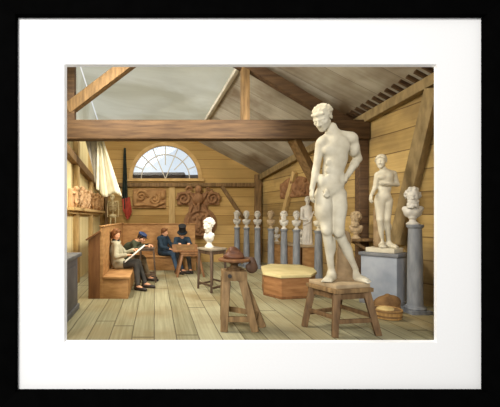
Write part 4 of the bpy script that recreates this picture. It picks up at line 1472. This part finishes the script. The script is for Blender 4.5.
person('seated person in a dark green coat and blue cap bending over a small desk', dict(
    pelvis=(-.80, 9.10, .53), chest=(-.66, 9.06, .82), neck=(-.47, 9.0, .99), head=(-.335, 8.94, 1.10), face=(.78, -.42, -.48),
    shA=(-.52, 8.84, .95), shB=(-.54, 9.20, .96), elA=(-.50, 8.72, .80), elB=(-.34, 9.26, .86), wrA=(-.27, 8.74, .905), wrB=(-.16, 9.0, .905),
    hdA=(1, .05, -.05), hdB=(.8, -.5, -.02), kneeA=(-.30, 8.96, .55), kneeB=(-.34, 9.26, .55), anA=(-.16, 8.90, .09), anB=(-.20, 9.22, .09),
    toeA=(.06, 8.82, .03), toeB=(.03, 9.14, .03)), 'short', 'coat_green', 'trousers_brown', 'hair_dark', hat='cap')
person('seated bareheaded person in a dark blue coat turned right on the back bench', dict(
    pelvis=(.24, 10.87, .53), chest=(.23, 10.86, .84), neck=(.26, 10.82, 1.04), head=(.295, 10.78, 1.165), face=(.88, -.42, -.20),
    shA=(.14, 10.70, .97), shB=(.36, 10.94, .98), elA=(.20, 10.56, .73), elB=(.52, 10.86, .75), wrA=(.42, 10.46, .68), wrB=(.58, 10.62, .70),
    hdA=(.8, -.4, -.1), hdB=(.3, -.9, -.1), kneeA=(.52, 10.42, .56), kneeB=(.66, 10.56, .56), anA=(.64, 10.02, .09), anB=(.80, 10.12, .09),
    toeA=(.80, 9.86, .03), toeB=(.98, 9.98, .03)), 'short', 'coat_blue', 'trousers_blue', 'hair_brown', scarf='black_felt')
person('seated person in a black top hat leaning over a tilted drawing board', dict(
    pelvis=(.82, 10.88, .53), chest=(.82, 10.76, .83), neck=(.82, 10.64, 1.0), head=(.82, 10.55, 1.10), face=(-.05, -.85, -.52),
    shA=(.65, 10.65, .95), shB=(1.0, 10.65, .95), elA=(.58, 10.40, .78), elB=(1.07, 10.40, .78), wrA=(.70, 10.12, .86), wrB=(.98, 10.12, .86),
    hdA=(.1, -1, .05), hdB=(-.1, -1, .05), kneeA=(.70, 10.40, .56), kneeB=(.98, 10.40, .56), anA=(.74, 10.25, .09), anB=(1.03, 10.22, .09),
    toeA=(.70, 10.04, .03), toeB=(1.06, 10.02, .03)), 'short', 'coat_blue', 'trousers_dark', 'hair_dark', hat='top')


# ================================================================== LIGHT AND CAMERA
w = bpy.data.worlds.new('daylight'); bpy.context.scene.world = w
w.use_nodes = True
nt = w.node_tree
bg = nt.nodes['Background']
tc = N(nt, 'ShaderNodeTexCoord')
sx = N(nt, 'ShaderNodeSeparateXYZ')
nt.links.new(tc.outputs['Generated'], sx.inputs[0])
nz = N(nt, 'ShaderNodeTexNoise'); nz.inputs['Scale'].default_value = 6.0; nz.inputs['Detail'].default_value = 5.0
nt.links.new(tc.outputs['Generated'], nz.inputs['Vector'])
rp = N(nt, 'ShaderNodeMapRange'); rp.inputs[1].default_value, rp.inputs[2].default_value = .35, .65
nt.links.new(nz.outputs[0], rp.inputs[0])
skyc = mixc(nt, rp.outputs[0], (.78, .85, .93, 1), (1.0, 1.0, 1.0, 1))
fw = N(nt, 'ShaderNodeMapRange'); fw.inputs[1].default_value, fw.inputs[2].default_value = .0, .5
nt.links.new(sx.outputs['Y'], fw.inputs[0])
col = mixc(nt, fw.outputs[0], (.34, .338, .332, 1), skyc)
nt.links.new(col, bg.inputs[0])
bg.inputs[1].default_value = 1.0


def area(name, loc, target, size, power, color, sy=None):
    l = bpy.data.lights.new(name, 'AREA')
    l.shape = 'RECTANGLE'; l.size = size; l.size_y = sy or size
    l.energy = power; l.color = color
    o = bpy.data.objects.new(name, l); C.objects.link(o)
    o.location = loc
    o.rotation_euler = (Vector(target) - Vector(loc)).to_track_quat('-Z', 'Y').to_euler()
    return o


area('skylight_lamp', (-1.2, 5.9, 5.0), (2.8, 6.8, .6), 1.5, 255, (1.0, .94, .82))
area('back_skylight_lamp', (-.2, 9.6, 4.55), (1.2, 10.6, .5), 2.2, 80, (1.0, .95, .86))
wall_fill = area('left_wall_fill', (3.3, 5.25, 4.3), (-1.9, 9.2, 1.4), 1.0, 80, (1.0, .95, .84))  # added fill to brighten the left wall; the roof has no opening here
wall_fill.data.spread = math.radians(75)
area('front_fill', (-5.2, -10.0, 7.6), (1.4, 4.5, .8), 4.0, 2750, (1.0, .98, .95))  # added unseen fill, no real fixture: whitens the mat, lights statues from front left

cam = bpy.data.cameras.new('camera')
cam.sensor_width = 36.0
cam.lens = 36.0 * FPX / 500.0
cam.shift_x = (250.0 - VX) / 500.0
cam.shift_y = (VY - 203.5) / 500.0
cam.clip_end = 200
co = bpy.data.objects.new('camera', cam); C.objects.link(co)
co.location = (0, 0, EYE); co.rotation_euler = (math.pi / 2, 0, 0)
sc = bpy.context.scene
sc.camera = co
sc.view_settings.view_transform = 'Standard'
sc.view_settings.look = 'None'
sc.view_settings.gamma = 1.0
sc.view_settings.use_curve_mapping = False
sc.view_settings.exposure = 0.0
